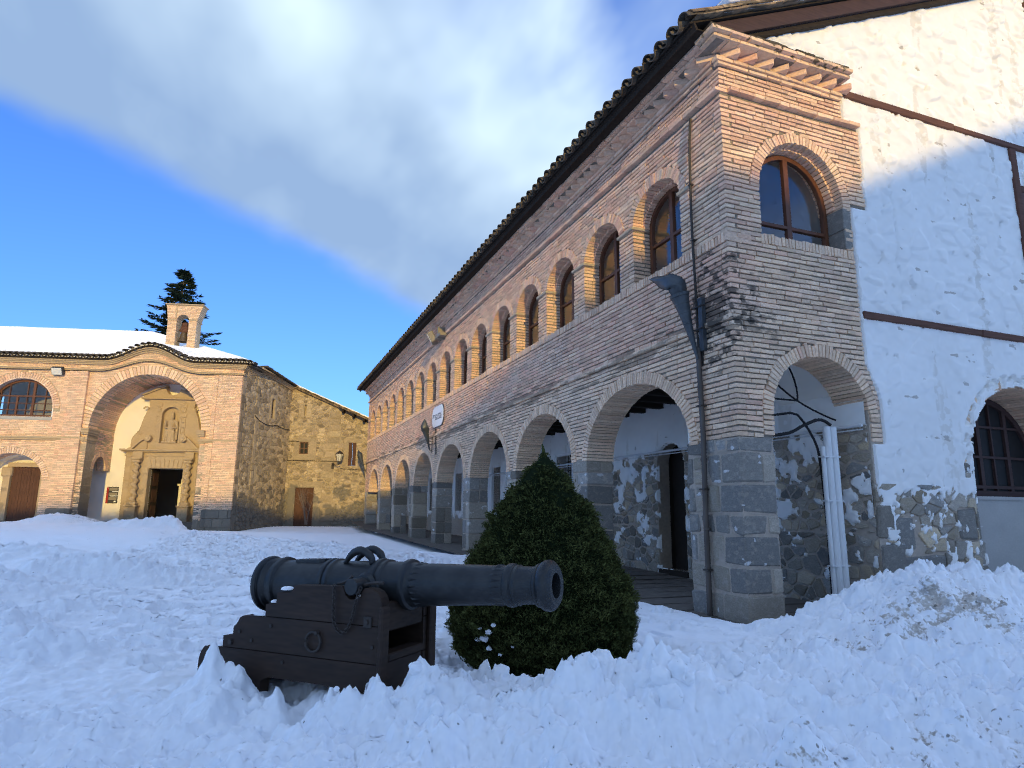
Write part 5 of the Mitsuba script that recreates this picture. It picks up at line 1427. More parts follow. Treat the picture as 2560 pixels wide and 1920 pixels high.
for r in range(14):
    y = -0.55 + 0.62 * r
    x = -0.5
    while x < 2.4:
        w = random.uniform(0.7, 1.3)
        zt = float(gbase(y + 0.3)) + rng.normal(0, 0.004) + 0.012
        slabs.append(cbox(Frame((0, 0, 0), (1, 0, 0), (0, -1, 0)), x, min(x + w, 2.58) - 0.005, zt - 0.06, zt, -y - 0.614, -y, 0.004, 0.004))
        x += w
for m in slabs: add('pavement__slab', m[0], m[1], 'm_pave')
add('ground_apron', *bx(FB, 4.4, 12, -0.08, -0.045 + 0.09, -1.0, 0.9)[:2], 'm_pave')
lab('ground_apron', 'dark wet paving along the gable wall', kind='structure')

# ================================================================== gun carriage and cannon
GC = 'gun_carriage'
lab(GC, 'dark stepped wooden gun carriage half buried in snow under the cannon barrel', 'gun carriage')
AXZ0, AXT = 0.888, 0.044
prof = [(-0.394, 0.02), (-0.394, 0.16), (-0.389, 0.274), (-0.372, 0.335), (-0.33, 0.382), (-0.123, 0.392), (-0.126, 0.486), (-0.017, 0.496), (-0.017, 0.562), (0.02, 0.595), (0.05, 0.645), (0.085, 0.662), (0.325, 0.669), (0.321, 0.769), (0.431, 0.78),
        (0.436, 0.868), (0.574, 0.876), (0.597, 0.893), (0.610, 0.920), (0.627, 0.938), (1.10, 0.952), (1.12, 0.93), (1.14, 0.885), (1.18, 0.857), (1.235, 0.857), (1.28, 0.885), (1.30, 0.93), (1.32, 0.950), (1.39, 0.945), (1.44, 0.925), (1.475, 0.885), (1.49, 0.83), (1.50, 0.02),
        (1.08, 0.02), (1.07, 0.165), (0.99, 0.20), (0.40, 0.20), (0.33, 0.165), (0.32, 0.02)]
cheekp = Polygon(prof).buffer(0)
CWO, CWI = 0.36, 0.255
for s in (1, -1):
    FK = Frame(CB, CA, CP * s)
    # each cheek is three thick planks, one above the other
    for z0, z1 in ((0.0, 0.392), (0.395, 0.668), (0.671, 1.2)):
        g = cheekp.intersection(sbox(-1, z0, 3, z1)).buffer(-0.006).buffer(0.0045)
        for gg in getattr(g, 'geoms', [g]):
            if gg.area > 0.002: add(GC + '__cheek_plank', *prism(gg, FK, CWI, CWO + rng.uniform(-0.002, 0.003))[:2], 'm_carriage')
FKF = Frame(CB + CA * 1.50, CP, CA)    # the front, seen along the barrel
put(GC + '__transom', [cbox(FKF, -CWI, CWI, 0.62, 0.84, -0.10, -0.02, 0.01), cbox(FKF, -CWI, CWI, 0.06, 0.40, -0.10, -0.015, 0.01), bx(FKF, -CWI, CWI, 0.06, 0.84, -0.42, -0.40), cbox(FKF, -CWI, CWI, 0.40, 0.46, -0.12, 0.004, 0.01)], 'm_carriage')
for s in (-1, 1): add(GC + '__post', *cbox(FKF, s * 0.355 - 0.05, s * 0.355 + 0.05, 0.04, 0.84 if s < 0 else 0.82, -0.015, 0.035, 0.012, 0.003)[:2], 'm_carriage')
put(GC + '__bed', [bx(Frame(CB, CA, CP), -0.3, 1.4, 0.26, 0.31, -CWI, CWI), bx(Frame(CB, CA, CP), -0.2, 0.0, 0.1, 0.45, -CWI, CWI)], 'm_carriage')
FK = Frame(CB, CA, CP)
for s, z in ((0.05, 0.08), (1.28, 0.08)): put(GC + '__axle', [tube([FK(s, z + 0.06, -0.42), FK(s, z + 0.06, 0.42)], 0.06, 10)], 'm_carriage')
a = np.linspace(0, 2 * math.pi, 33)
rc = np.array([0.862, 0.545])
put(GC + '__ring', [tube(FK(rc[0] + 0.074 * np.cos(a), rc[1] - 0.03 + 0.074 * np.sin(a), np.full(33, CWO + 0.022)), 0.0105, 8, False), tube([FK(0.895, 0.585, CWO - 0.02), FK(0.895, 0.585, CWO + 0.04)], 0.016, 8)], 'm_iron')
put(GC + '__bolt_plate', [cbox(FK, 1.33, 1.405, 0.655, 0.74, CWO - 0.01, CWO + 0.014, 0.006), tube([FK(1.367, 0.70, CWO), FK(1.367, 0.70, CWO + 0.028)], 0.018, 8)], 'm_iron')
put(GC + '__eye_bolt', [tube(FK(-0.012 + 0.03 * np.cos(a[:24]), 0.545 + 0.035 * np.sin(a[:24]), np.full(24, 0.30)), 0.009, 6, False), tube([FK(-0.03, 0.44, CWO - .01), FK(-0.03, 0.44, CWO + 0.02)], 0.022, 8)], 'm_iron')
put(GC + '__cap_square', [tube(smooth_path([FK(1.02, 0.965, 0.31), FK(1.10, 0.985, 0.31), FK(1.16, 1.03, 0.31)], 8), 0.014, 6), tube(smooth_path([FK(1.28, 0.965, 0.31), FK(1.36, 0.985, 0.31), FK(1.46, 0.99, 0.31)], 8), 0.014, 6)], 'm_iron')
for s, z in ((0.06, 0.53), (0.4, 0.6), (0.55, 0.33), (1.42, 0.52), (1.42, 0.28), (0.2, 0.47)): put(GC + '__bolt', [tube([FK(s, z, CWO - .01), FK(s, z, CWO + 0.012)], 0.014, 8)], 'm_iron')
links = smooth_path([FK(1.045, 0.965, CWO + 0.025), FK(1.05, 0.86, CWO + 0.03), FK(1.055, 0.72, CWO + 0.03), FK(1.09, 0.64, CWO + 0.035), FK(1.14, 0.605, CWO + 0.035), FK(1.19, 0.63, CWO + 0.035), FK(1.235, 0.72, CWO + 0.03), FK(1.26, 0.83, CWO + 0.03), FK(1.30, 0.955, CWO + 0.02)], 34)
lk = []
for i_ in range(33):
    p, d = (links[i_] + links[i_ + 1]) / 2, links[i_ + 1] - links[i_]
    L = np.linalg.norm(d); d = d / L
    sd = np.cross(d, CP); sd /= np.linalg.norm(sd)
    if i_ % 2: sd = np.cross(d, sd)
    aa = np.linspace(0, 2 * math.pi, 13)
    lk.append(tube(p + np.outer(np.cos(aa), d) * L * 0.72 + np.outer(np.sin(aa), sd) * 0.013, 0.0048, 5, False))
for m in lk: add('chain__link', m[0], m[1], 'm_iron')
lab('chain', 'rusty iron chain hanging in a loop on the near cheek of the gun carriage', 'chain')

CN = 'cannon'
lab(CN, 'long dark bronze cannon barrel with raised rings and two dolphin handles', 'cannon')
A0 = CB + np.array([0, 0, AXZ0]); AX = CA + np.array([0, 0, AXT]); AX /= np.linalg.norm(AX)
bp = [(-0.10, 0.0), (-0.09, 0.06), (-0.04, 0.15), (0.0, 0.205), (0.008, 0.236), (0.03, 0.241), (0.05, 0.234), (0.058, 0.216), (0.09, 0.224), (0.115, 0.212), (0.13, 0.203), (0.165, 0.206), (0.18, 0.228), (0.20, 0.232), (0.218, 0.228), (0.232, 0.205), (0.26, 0.202),
      (0.70, 0.195), (0.712, 0.212), (0.73, 0.217), (0.748, 0.212), (0.752, 0.202), (0.78, 0.212), (0.80, 0.212), (0.815, 0.197), (0.84, 0.193), (1.205, 0.188), (1.215, 0.206), (1.235, 0.212), (1.262, 0.209), (1.27, 0.194), (1.30, 0.201), (1.318, 0.200), (1.33, 0.186), (1.34, 0.184), (1.49, 0.180), (1.50, 0.199), (1.52, 0.203), (1.542, 0.199), (1.555, 0.178), (1.59, 0.169),
      (2.40, 0.146), (2.412, 0.160), (2.435, 0.165), (2.458, 0.160), (2.468, 0.147), (2.50, 0.152), (2.515, 0.142), (2.60, 0.138), (2.64, 0.142), (2.652, 0.158), (2.668, 0.161), (2.676, 0.156), (2.684, 0.168), (2.71, 0.184), (2.74, 0.188), (2.765, 0.181), (2.782, 0.163), (2.794, 0.145), (2.795, 0.105), (2.79, 0.092), (2.70, 0.088), (2.2, 0.088), (2.2, 0.0)]
put(CN + '__barrel', [lathe(bp, A0, AX, 72)], 'm_bronze', smooth=32)
axp = lambda s, o, z: A0 + AX * s + CP * o + np.array([0, 0, z])
put(CN + '__trunnion', [lathe([(-0.39, 0), (-0.39, 0.06), (-0.385, 0.064), (0.385, 0.064), (0.39, 0.06), (0.39, 0)], axp(1.21, 0, 0.012), CP, 28), lathe([(-0.20, 0.10), (-0.22, 0.082), (-0.225, 0.06)], axp(1.21, 0, 0.012), CP, 24), lathe([(0.20, 0.10), (0.235, 0.082), (0.24, 0.06)], axp(1.21, 0, 0.012), CP, 24)], 'm_bronze', smooth=40)
for o in (0.075, -0.075):
    pth = smooth_path([axp(0.90, o, 0.175), axp(0.93, o, 0.215), axp(0.99, o * 1.1, 0.262), axp(1.06, o * 1.15, 0.282), axp(1.13, o * 1.1, 0.255), axp(1.175, o, 0.20), axp(1.18, o, 0.165)], 26)
    t = np.linspace(0, 1, 26)
    put(CN + '__handle', [tube(pth, 0.018 + 0.016 * np.sin(np.pi * t) ** 1.2 + 0.006 * (t > 0.75), 12)], 'm_bronze', smooth=True)
put(CN + '__vent_plate', [prism(Polygon([(0.36, -0.075), (0.62, -0.075), (0.66, -0.05), (0.66, 0.05), (0.62, 0.075), (0.36, 0.075)]), Frame(A0, AX, np.array([0, 0, 1.0]), CP), 0.17, 0.212)], 'm_bronze')
orn = []
for i_ in range(20):   # leaf relief behind the muzzle astragal and ahead of the reinforce
    th = 2 * math.pi * i_ / 20
    for s0, r0, L in ((2.30, 0.150, 0.10), (1.60, 0.172, 0.07)):
        rd = math.cos(th) * CP + math.sin(th) * np.cross(AX, CP)
        tg = np.cross(AX, rd)
        p = A0 + AX * s0 + rd * (r0 - 0.004)
        v = np.array([p - tg * 0.016, p + AX * L + tg * 0.0, p + tg * 0.016, p - AX * 0.02, p + AX * L * 0.35 + rd * 0.011])
        orn.append((v, np.array([[0, 4, 1], [1, 4, 2], [2, 4, 3], [3, 4, 0]]), None))
put(CN + '__leaf_relief', orn, 'm_bronze')

sp = [('small snow patch on the highest rear step of the gun carriage', 0.50, 0.895, 0.055, 0.05, 0.022), ('tiny snow patch on the second step of the gun carriage', 0.385, 0.785, 0.04, 0.045, 0.018), ('thin snow strip on the long middle step of the gun carriage', 0.24, 0.674, 0.085, 0.05, 0.022), ('snow patch on the lowest rear step of the gun carriage', -0.20, 0.398, 0.09, 0.055, 0.02), ('pinch of snow left in the notch under the near trunnion', 1.25, 0.872, 0.03, 0.04, 0.018)]
for text, s, z, a_, b_, c_ in sp:
    m = trimesh.creation.icosphere(3)
    w = np.array(m.vertices)
    w = w * (1 + 0.25 * (meshkit.fbm(w * 2 + s * 9, 3, 4)[:, None] - .5))
    k = add('snow_patch', FK(s + w[:, 0] * a_, z + np.maximum(w[:, 2], -0.3) * c_, 0.308 + w[:, 1] * b_), np.array(m.faces), 'm_snow_clean', smooth=True)
    lab(k, text, 'snow', 'snow left on the gun carriage')

# ================================================================== plants
TB = 'topiary_bush'
lab(TB, 'dense dark green conical conifer bush behind the cannon', 'bush')
BC = np.array([-3.50, -0.85, -0.05])
BHt = 2.26


def bush_r(t):
    return np.interp(t, [0, 0.08, 0.21, 0.34, 0.49, 0.54, 0.67, 0.79, 0.92, 0.97, 1.0], [0.80, 0.94, 1.02, 0.96, 0.82, 0.76, 0.60, 0.43, 0.20, 0.09, 0.02])


th_, tt_ = np.meshgrid(np.linspace(0, 2 * np.pi, 90), np.linspace(0, 1, 70))
rad = bush_r(tt_) * 0.90
P = np.stack([np.cos(th_) * rad, np.sin(th_) * rad, tt_ * BHt * 0.985], -1)
P = P + (meshkit.fbm(P * 5, 3, 2)[..., None] - .5) * 0.10 * np.stack([np.cos(th_), np.sin(th_), 0 * th_], -1)
n1 = 90
i, j = np.meshgrid(np.arange(69), np.arange(89), indexing='ij')
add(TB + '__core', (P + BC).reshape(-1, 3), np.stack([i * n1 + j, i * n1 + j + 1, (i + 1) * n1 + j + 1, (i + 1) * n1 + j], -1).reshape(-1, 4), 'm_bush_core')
r = np.random.default_rng(3)
N = 95000
t = 1 - np.sqrt(r.random(N)); t = np.where(r.random(N) < 0.12, r.random(N), t)
a = r.uniform(0, 2 * np.pi, N)
dirn = np.stack([np.cos(a), np.sin(a), 0 * a], -1)
base = np.stack([np.cos(a) * bush_r(t), np.sin(a) * bush_r(t), t * BHt], -1)
lump = meshkit.fbm(base * 9.5, 3, 9)
big = meshkit.fbm(base * 2.4, 2, 4)
tip = base + dirn * ((lump - .5) * 0.26 + (big - .5) * 0.12 - 0.045 + r.normal(0, 0.022, N))[:, None]
nrm = dirn * 0.80 + np.array([0, 0, 0.5]) + r.normal(0, 0.55, (N, 3)); nrm /= np.linalg.norm(nrm, axis=1, keepdims=True)
sd = np.cross(nrm, r.normal(0, 1, (N, 3))); sd /= np.linalg.norm(sd, axis=1, keepdims=True)
L = (0.016 + 0.022 * r.random(N))[:, None]; Wd = (0.004 + 0.005 * r.random(N))[:, None]
v = np.stack([tip - nrm * L * 0.6, tip + sd * Wd, tip + nrm * L, tip - sd * Wd], 1).reshape(-1, 3) + BC
f = (np.arange(N) * 4)[:, None] + np.array([[0, 1, 2, 3]])
tone = np.clip(0.5 + (lump - .5) * 2.2 + r.normal(0, 0.18, N), 0, 1)
k = add(TB + '__foliage', v, f, 'm_leaf', np.repeat(np.stack([tone, r.random(N)], -1), 4, 0)); part_label(k, kind='stuff')
put(TB + '__leader', [tube([BC + [0, 0, 2.1], BC + [0.0, 0.01, 2.29], BC + [-0.02, 0.0, 2.36]], [0.03, 0.02, 0.006], 6)], 'm_leaf')
put(TB + '__trunk', [tube([BC + [0, 0, -0.3], BC + [0, 0, 1.2]], [0.07, 0.04], 8)], 'm_bark')

for n_, (az_, t_, sz_) in enumerate(((-2.55, 0.20, 0.030), (-2.62, 0.17, 0.042), (-2.50, 0.23, 0.022), (-2.72, 0.16, 0.025), (-2.1, 0.38, 0.020), (-2.58, 0.13, 0.026), (-2.45, 0.11, 0.018), (-2.30, 0.15, 0.016), (-2.66, 0.21, 0.018))):
    m = trimesh.creation.icosphere(2); w = np.array(m.vertices); w = w * (1 + 1.6 * (meshkit.fbm(w * 2.3 + n_ * 7, 3, 4)[:, None] - .5)) * [1, 1.2, 0.7]
    rr0 = float(bush_r(t_)) * 0.985
    k = add('bush_snow', w * sz_ + BC + [math.cos(az_) * rr0, math.sin(az_) * rr0, t_ * BHt], np.array(m.faces), 'm_snow_clean', smooth=True)
    lab(k, 'small clump of snow caught low in the left side of the bush', 'snow', 'snow caught in the bush')

FT = 'fir_tree'
lab(FT, 'tall dark fir tree rising behind the bell gable', 'tree')
FO = np.array([-14.0, 57.0, 0.5]); FH = 22.9
put(FT + '__trunk', [tube([FO, FO + [0, 0, FH * 0.6], FO + [0.05, 0, FH]], [0.34, 0.16, 0.02], 10)], 'm_bark')
fv, ff, fu = [], [], []
r = np.random.default_rng(12)
zz = 8.0
nb = 0
limbs = []
while zz < FH - 0.25:
    tt = (FH - zz) / 15.0
    for b in range(int(5 + 3 * tt)):
        az = r.uniform(0, 2 * np.pi)
        ln = (0.25 + 6.6 * tt ** 0.88) * r.uniform(0.50, 1.12)
        d = np.array([math.cos(az), math.sin(az), 0]); sdv = np.array([-d[1], d[0], 0])
        s = np.linspace(0, 1, 9)
        pts = FO + np.array([0, 0, zz]) + np.outer(s * ln, d) + np.outer(ln * (0.16 * s - 0.42 * s ** 2 + 0.34 * s ** 3), [0, 0, 1])
        limbs.append(tube(pts[::2], np.linspace(0.05 * tt + 0.012, 0.008, 5), 4, False))
        m = int(26 + 120 * tt)
        sp_ = r.uniform(0.12, 1.0, m) ** 0.8
        P_ = np.stack([np.interp(sp_, s, pts[:, c]) for c in range(3)], -1)
        wdt = 0.26 * ln * (0.30 + 0.5 * sp_) * (1.02 - sp_) + 0.10
        off = r.uniform(-1, 1, m) * wdt
        P_ = P_ + off[:, None] * sdv + np.stack([0 * off, 0 * off, -np.abs(off) * 0.35 - r.random(m) * 0.16], -1)
        dv = d * 0.75 + np.sign(off)[:, None] * sdv * 0.6 + r.normal(0, 0.2, (m, 3)); dv /= np.linalg.norm(dv, axis=1, keepdims=True)
        sv_ = np.cross(dv, [0, 0, 1.0] + r.normal(0, 0.35, (m, 3))); sv_ /= np.linalg.norm(sv_, axis=1, keepdims=True)
        Lf = (0.20 + 0.22 * r.random(m))[:, None]
        fv.append(np.stack([P_ - dv * Lf * .5, P_ + sv_ * Lf * .26, P_ + dv * Lf, P_ - sv_ * Lf * .26], 1).reshape(-1, 3))
        fu.append(np.repeat(np.stack([r.random(m), r.random(m)], -1), 4, 0)); nb += m
    zz += 0.22 + 0.32 * tt
v = np.vstack(fv)
k = add(FT + '__crown', v, (np.arange(nb) * 4)[:, None] + np.array([[0, 1, 2, 3]]), 'm_fir', np.vstack(fu))
put(FT + '__limbs', limbs, 'm_bark')

BS = 'bare_shrub'
lab(BS, 'small leafless shrub standing in the snow before the stone house', 'shrub')
so = np.array([-3.44, 34.3, gbase(34.3) - 0.1])
tw = []
r = np.random.default_rng(8)
for i_ in range(5):
    a_ = r.uniform(0, 6.28); le = r.uniform(0.35, 0.75)
    d = np.array([math.cos(a_) * le, math.sin(a_) * le, 0])
    p = smooth_path([so + d * 0.08, so + d * 0.30 + [0, 0, 0.8], so + d * 0.75 + [0, 0, 1.5], so + d + [0, 0, 2.1 + r.uniform(-.4, .2)]], 12)
    tw.append(tube(p, np.linspace(0.04, 0.012, 12), 6))
    for b in range(6):
        s_ = r.integers(4, 11); q0 = p[s_]
        e = r.normal(0, 0.25, 3) + np.array([0, 0, 0.42])
        tw.append(tube(smooth_path([q0, q0 + e * 0.5 + [0.03, 0, 0], q0 + e], 5), np.linspace(0.018, 0.006, 5), 4))
put(BS, tw, 'm_twig')

for n_, (x, y, a_) in enumerate(((-4.35, -2.35, 0.4), (-3.75, -1.95, 1.3))):
    z = snow_h(x, y) + 0.02
    k = put('twig', [tube(smooth_path([[x, y, z], [x + 0.05 * math.cos(a_), y + 0.05 * math.sin(a_), z + 0.02], [x + 0.10 * math.cos(a_), y + 0.12 * math.sin(a_), z + 0.01]], 8), 0.006, 5)], 'm_bark')
    lab(k, ('dark broken twig lying on the snow left of the bush foot', 'dark twig lying in the snow at the front of the bush foot')[n_], 'twig', 'twigs on the snow')

# loose snow clods on the heaps
r = np.random.default_rng(31)
ms = []
ico = trimesh.creation.icosphere(2); iv, if_ = np.array(ico.vertices), np.array(ico.faces)
while len(ms) < 420:
    x, y = r.uniform(-6.8, 4.0), r.uniform(-5.6, 0.0)
    jx, iy = np.searchsorted(gx, x), np.searchsorted(gy, y)
    if r.random() > chunk[iy, jx] ** 2 or bare_[iy, jx] > 0.1 or (x + 3.5) ** 2 + (y + 0.85) ** 2 < 1.25 ** 2 or np.hypot(x - CAM[0], y - CAM[1]) < 2.2: continue
    s_, o_ = np.dot([x - CB[0], y - CB[1]], CA[:2]), np.dot([x - CB[0], y - CB[1]], CP[:2])
    if -0.45 < s_ < 1.6 and -0.4 < o_ < 0.45: continue
    sz = 0.018 + 0.055 * r.random() ** 3
    w = iv * (1 + 0.9 * (meshkit.fbm(iv * 1.6 + r.uniform(0, 50), 3, 2)[:, None] - .5)) * r.uniform(0.7, 1.3, 3)
    ms.append((w * sz + [x, y, h[iy, jx] + sz * 0.35], if_, None))
k = put('snow_clods', ms, 'm_snow', smooth=True); lab(k, 'loose clods of snow scattered over the shovelled heaps', 'snow', kind='stuff')

# ================================================================== fittings on the arcade
def torch(key, p0, p1, tip, label):
    """A torch-shaped wall lamp: cone from p0 up to the collar p1, flame ending at tip."""
    p0, p1, tip = (np.array(x, float) for x in (p0, p1, tip))
    ax = p1 - p0; L = np.linalg.norm(ax)
    k = put(key, [lathe([(0, 0), (0, 0.022), (0.30 * L, 0.045), (0.55 * L, 0.072), (0.555 * L, 0.080), (0.57 * L, 0.080), (0.575 * L, 0.074), (0.72 * L, 0.095), (0.725 * L, 0.102), (0.74 * L, 0.102), (0.745 * L, 0.097), (0.86 * L, 0.118), (0.865 * L, 0.124), (0.88 * L, 0.124), (0.885 * L, 0.12), (0.98 * L, 0.142), (0.985 * L, 0.158), (1.03 * L, 0.162), (1.035 * L, 0.12)], p0, ax, 20)], 'm_zinc', smooth=30)
    lab(k, label, 'lamp', 'torch lamps on the arcade')
    d = ax / L
    body = smooth_path([p1 - d * 0.02, p1 + d * 0.07, p1 + d * 0.17, (p1 + d * 0.2) * 0.55 + tip * 0.45, tip], 22)
    rr = np.interp(np.linspace(0, 1, 22), [0, 0.12, 0.34, 0.6, 0.85, 1], [0.09, 0.125, 0.155, 0.10, 0.045, 0.006])
    v, f, _ = tube(body, rr, 14)
    a_ = np.arange(22)[:, None] * 0.10 + np.arange(14)[None] * 2 * np.pi / 14
    cen = np.repeat(body, 14, 0)
    v[:22 * 14] = cen + (v[:22 * 14] - cen) * (1 + 0.20 * np.cos(a_ * 4)).reshape(-1, 1)
    add(k + '__flame', v, f, 'm_zinc', smooth=50)
    w = np.array([0.0, p0[1], p0[2]])
    put(k + '__bracket', [tube([p0 + d * 0.02, [0.0, p0[1], p0[2] - 0.03]], 0.016, 6), tube([p0 + ax * 0.45, [0.0, p0[1] - 0.02, p0[2] + 0.45 * ax[2]]], 0.014, 6), bx(FA, p0[1] - 0.03, p0[1] + 0.03, p0[2] - 0.1, p0[2] + 0.6, 0.0, 0.02)], 'm_iron')
    return k


torch('wall_torch', (-0.10, 0.742, 3.968), (-0.38, 0.765, 4.99), (-0.55, 1.36, 5.45), 'grey metal torch lamp nearest the corner of the arcade building')
torch('wall_torch', (-0.10, 17.98, 3.925), (-0.38, 17.66, 4.68), (-0.46, 17.48, 5.10), 'dark metal torch lamp below the oval sign')
torch('wall_torch', (-0.10, 34.3, 3.95), (-0.36, 34.8, 4.85), (-0.45, 35.2, 5.33), 'dark metal torch lamp at the far end of the arcade')
put('wall_torch_001__cable', [tube([(-0.02, 17.41, 4.72), (-0.02, 17.29, 3.70)], 0.03, 6), tube([(-0.02, 17.41, 4.14), (-0.16, 17.88, 4.13)], 0.014, 6)], 'm_iron')

DP = 'downpipe'
lab(DP, 'thin metal downpipe with a grey guard channel running down beside the corner pier', 'downpipe')
put(DP, [tube(smooth_path([(-0.03, 0.74, 8.22), (-0.055, 0.77, 7.6), (-0.055, 0.80, 6.3), (-0.055, 0.775, 5.0), (-0.06, 0.765, 4.1)], 24), 0.022, 8)], 'm_iron')
put(DP + '__lower_pipe', [tube([(-0.07, 0.765, 4.15), (-0.07, 0.735, 2.8), (-0.07, 0.765, 1.45), (-0.07, 0.77, -0.1)], 0.042, 12)] + [lathe([(0, 0.042), (0, 0.05), (0.04, 0.05), (0.04, 0.042)], (-0.07, 0.75, z), (0, 0, 1), 12) for z in (3.5, 2.35, 1.3)], 'm_copper')
put(DP + '__guard', [bx(FA, 0.615, 0.715, 4.09, 4.96, 0.0, 0.075), bx(FA, 0.612, 0.718, 4.93, 4.965, 0.0, 0.08)], 'm_zinc')
put(DP + '__clip', [bx(FA, 0.60, 0.84, z, z + 0.02, 0.02, 0.09) for z in (4.82, 4.45)] + [bx(FA, 0.70, 0.83, z, z + 0.025, 0.0, 0.12) for z in (3.2, 1.9, 0.7)] + [bx(FA, 0.755, 0.83, z, z + 0.02, 0.0, 0.08) for z in (7.0, 6.0)], 'm_iron')
put(DP + '__junction', [cbox(FA, 0.735, 0.79, 4.33, 4.50, 0.0, 0.06, 0.015)], 'm_pvc')

cl = [('thick white plastic conduit, the left of the two thick ones in the end arch', 2.045, 0.060, 2.95), ('thick white plastic conduit, the right of the two thick ones in the end arch', 2.175, 0.062, 2.95), ('thin grey-white conduit left of the two thick ones in the end arch', 1.935, 0.036, 2.62)]
for text, x, r_, zt in cl:
    k = put('conduit', [tube([(x - 0.10 + 0.1, 0.32, -0.15), (x, 0.33, 1.4), (x + 0.01, 0.34, zt)], r_, 14)], 'm_pvc', smooth=40)
    put(k + '__clip', [bx(FB, x - r_ - 0.008, x + r_ + 0.008, z, z + 0.02, -0.39, -0.27) for z in (0.75, 1.75, 2.45) if z < zt], 'm_pvc')
    lab(k, text, 'conduit', 'conduits in the end arch')
cb_ = [('black cable sweeping down across the top of the end arch', [(1.05, 0.75, 4.0), (1.45, 0.8, 3.75), (1.85, 0.7, 3.42), (2.2, 0.6, 3.22), (2.45, 0.5, 3.1)], 0.016), ('black cable crossing the end arch from the left wall', [(0.68, 0.55, 3.62), (1.1, 0.6, 3.85), (1.42, 0.7, 3.98)], 0.014), ('black cable hanging from the crown of the end arch', [(1.72, 0.7, 3.98), (1.80, 0.65, 3.62), (1.74, 0.6, 3.40), (1.35, 0.6, 3.40), (0.95, 0.6, 3.52)], 0.015), ('thick black cable running from the wall box into the conduits', [(1.05, 0.5, 2.78), (1.35, 0.45, 2.82), (1.7, 0.4, 2.98), (1.95, 0.36, 3.06), (2.15, 0.34, 2.98)], 0.026), ('black cable looping down behind the conduits in the end arch', [(0.70, 0.6, 3.05), (1.2, 0.55, 3.12), (1.5, 0.45, 3.16), (1.72, 0.42, 2.95), (1.92, 0.40, 2.5), (1.97, 0.40, 1.4), (1.96, 0.40, 0.0)], 0.02)]
for text, pts, r_ in cb_:
    k = put('cable', [tube(smooth_path(pts, 28), r_, 8)], 'm_black', smooth=True); lab(k, text, 'cable', 'cables in the end arch')
put('wall_box', [cbox(FB, 0.64, 1.10, 2.62, 3.02, -1.05, -0.72, 0.01)], 'm_pvc'); lab('wall_box', 'pale flat box in the shade inside the end arch', 'box')

SG = 'street_sign'
lab(SG, 'white oval enamel street sign with dark lettering on the arcade parapet', 'sign')
sc_ = np.array([17.05, 5.18])
rs = sbox(sc_[0] - 0.82, sc_[1] - 0.40, sc_[0] + 0.82, sc_[1] + 0.40).buffer(-0.33).buffer(0.33, quad_segs=12)
put(SG, [prism(rs, FA, 0.03, 0.066)], 'm_enamel')
put(SG + '__rim', [prism(rs.buffer(0.025).difference(rs.buffer(-0.002)), FA, 0.02, 0.06)], 'm_enamel_edge')
for text, hgt, y0, z0 in (('Pº', 0.17, 17.76, 5.12), ('IGLESIA', 0.21, 17.42, 5.06)):
    m = meshkit.text_mesh(text, hgt, 0.004, bold=True)
    v = np.array(m.vertices)
    k_ = 0.98 if len(text) < 4 else 0.95 / (v[:, 0].max() - v[:, 0].min())
    add(SG + '__lettering', FA(y0 - v[:, 0] * k_, z0 + v[:, 1], 0.066 + v[:, 2]), np.array(m.faces), 'm_enamel_edge')

FL = 'floodlight'
ctr = FA(17.2, 8.28, 0.42)
fr = Frame(ctr, np.array([0.35, 0.94, 0.0]), np.array([-0.82, 0.28, -0.5]), np.array([-0.45, 0.17, 0.87]))
put(FL, [cbox(fr, -0.30, 0.30, -0.22, 0.22, -0.22, 0.02, 0.03)], 'm_lamp_body'); put(FL + '__glass', [cbox(fr, -0.27, 0.27, -0.19, 0.19, 0.02, 0.035, 0.008)], 'm_lamp_glass')
put(FL + '__bracket', [bx(FA, 16.5, 16.62, 8.15, 8.62, 0.0, 0.3), bx(FA, 16.1, 17.0, 8.2, 8.32, 0.05, 0.32)], 'm_lamp_body')
lab(FL, 'grey floodlight with a pale glass mounted under the cornice of the arcade', 'floodlight', 'floodlights')
c2 = FC(-10.22, 8.92, 0.35)
fr = Frame(c2, RC, NC * 0.9 + np.array([0, 0, -0.43]), np.array([0, 0, 0.9]) + NC * 0.43)
put(FL + '_001', [cbox(fr, -0.30, 0.30, -0.22, 0.22, -0.25, 0.0, 0.03)], 'm_zinc'); put(FL + '_001__glass', [cbox(fr, -0.26, 0.26, -0.19, 0.19, 0.0, 0.012, 0.005)], 'm_lamp_glass')
put(FL + '_001__bracket', [bx(FC, -10.26, -10.18, 8.98, 9.12, 0.0, 0.3)], 'm_iron')
lab(FL + '_001', 'dark floodlight beside the half-round window of the chapel', 'floodlight', 'floodlights')

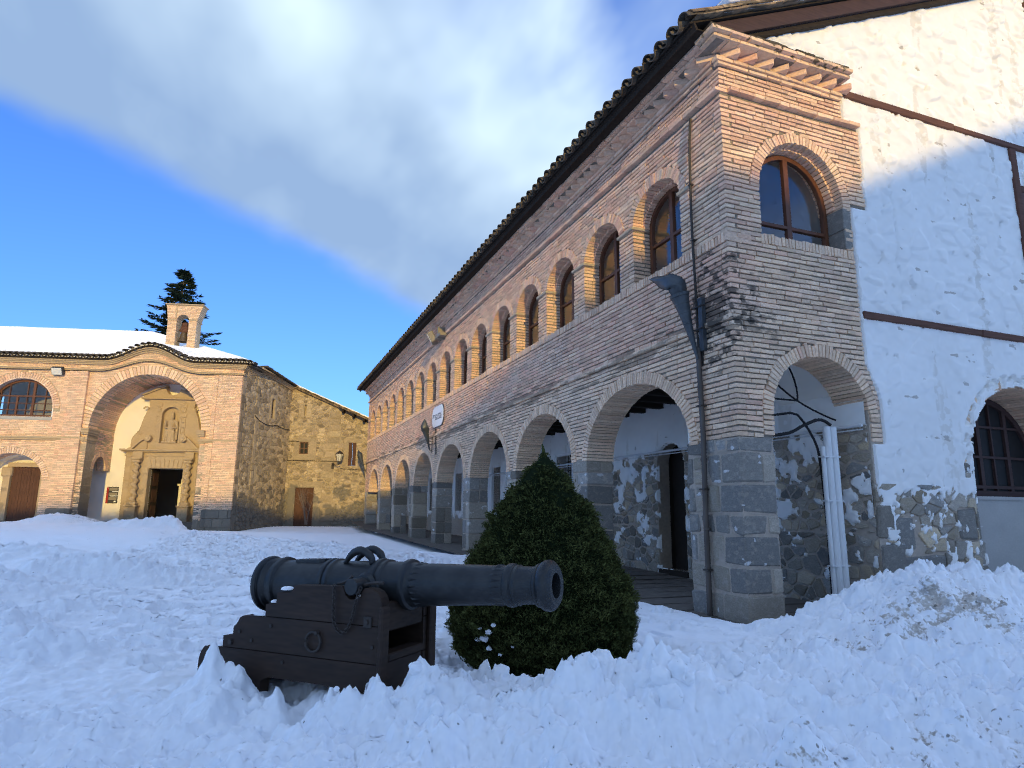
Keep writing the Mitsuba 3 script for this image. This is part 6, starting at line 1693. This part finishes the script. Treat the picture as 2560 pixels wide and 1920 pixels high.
IB = 'information_board'
lab(IB, 'dark information board with a red stripe on the white porch wall', 'sign')
put(IB, [bx(FC, -8.38, -7.74, 1.81, 2.76, -PD + 0.002, -PD + 0.035)], 'm_board_dark')
put(IB + '__stripe', [bx(FC, -8.38, -8.27, 1.81, 2.76, -PD + 0.036, -PD + 0.041)], 'm_board_red')
for m in [bx(FC, -8.08, -7.74, 2.47, 2.51, -PD + 0.036, -PD + 0.040), bx(FC, -8.18, -7.74, 2.22, 2.255, -PD + 0.036, -PD + 0.040), bx(FC, -7.92, -7.82, 1.88, 1.96, -PD + 0.036, -PD + 0.040), bx(FC, -8.35, -8.30, 2.68, 2.72, -PD + 0.042, -PD + 0.045)]: add(IB + '__caption', m[0], m[1], 'm_enamel')
for m in [bx(FC, -8.24, -7.78, 2.54, 2.72, -PD + 0.036, -PD + 0.039), bx(FC, -8.24, -7.78, 2.28, 2.42, -PD + 0.036, -PD + 0.039), bx(FC, -8.24, -7.80, 2.0, 2.17, -PD + 0.036, -PD + 0.039)]: add(IB + '__picture', m[0], m[1], 'm_lamp_body')
for z, t_ in ((2.00, 'upper'), (1.78, 'lower')):
    k = put('plaque', [bx(FC, -9.02, -8.84, z, z + 0.15, 0.1, 0.125)], 'm_enamel_edge' if t_ == 'upper' else 'm_board_dark')
    lab(k, f'small dark plaque on the chapel pilaster, the {t_} of two', 'plaque', 'plaques on the chapel')
put('facade_cable', [strip(FC, lambda u: 9.03 + bump(u, 0.64, 2.75), 0.028, 0.13, 0.16, UL, -0.3)], 'm_black'); lab('facade_cable', 'dark cable following the string course across the chapel front', 'cable')

# ================================================================== the buildings behind the camera, whose shade lies on the square
NH = 'neighbour_house'
lab(NH, 'pale rendered house with a pitched snowy roof on the near side of the square', 'house')
ny = -52.0
sh_ = math.tan(SUN_AZ) * -ny; dz = math.tan(SUN_EL) / math.cos(SUN_AZ) * -ny
zt = 6.92 + dz; xk = 2.4 - sh_
gab = Polygon([(xk - 40, -1), (xk - 40, zt), (xk, zt), (xk + 13, zt + 0.48 * 13), (xk + 26, zt), (xk + 26, -1)])
FNH = Frame((0, ny, 0), (1, 0, 0), (0, 1, 0))
put(NH + '__wall', [prism(gab, FNH, -12, 0)], 'm_plaster')
put(NH + '__roof', [prism(gab.buffer(0.01).intersection(sbox(xk - 41, zt - 0.02, xk + 28, 99)).buffer(0.02), FNH, -12.4, 0.02)], 'm_tile')
for i_ in range(14):
    for z in (2.0, 6.0, 10.0):
        x = xk - 36 + i_ * 4.3
        k = put(NH + '__window', [prism(sbox(x, z, x + 1.2, z + 1.9).difference(sbox(x + 0.12, z + 0.12, x + 1.08, z + 1.78)), FNH, -0.02, 0.06)], 'm_window_wood'); put(k + '__pane', [bx(FNH, x + 0.1, x + 1.1, z + 0.1, z + 1.8, 0.0, 0.02)], 'm_black')
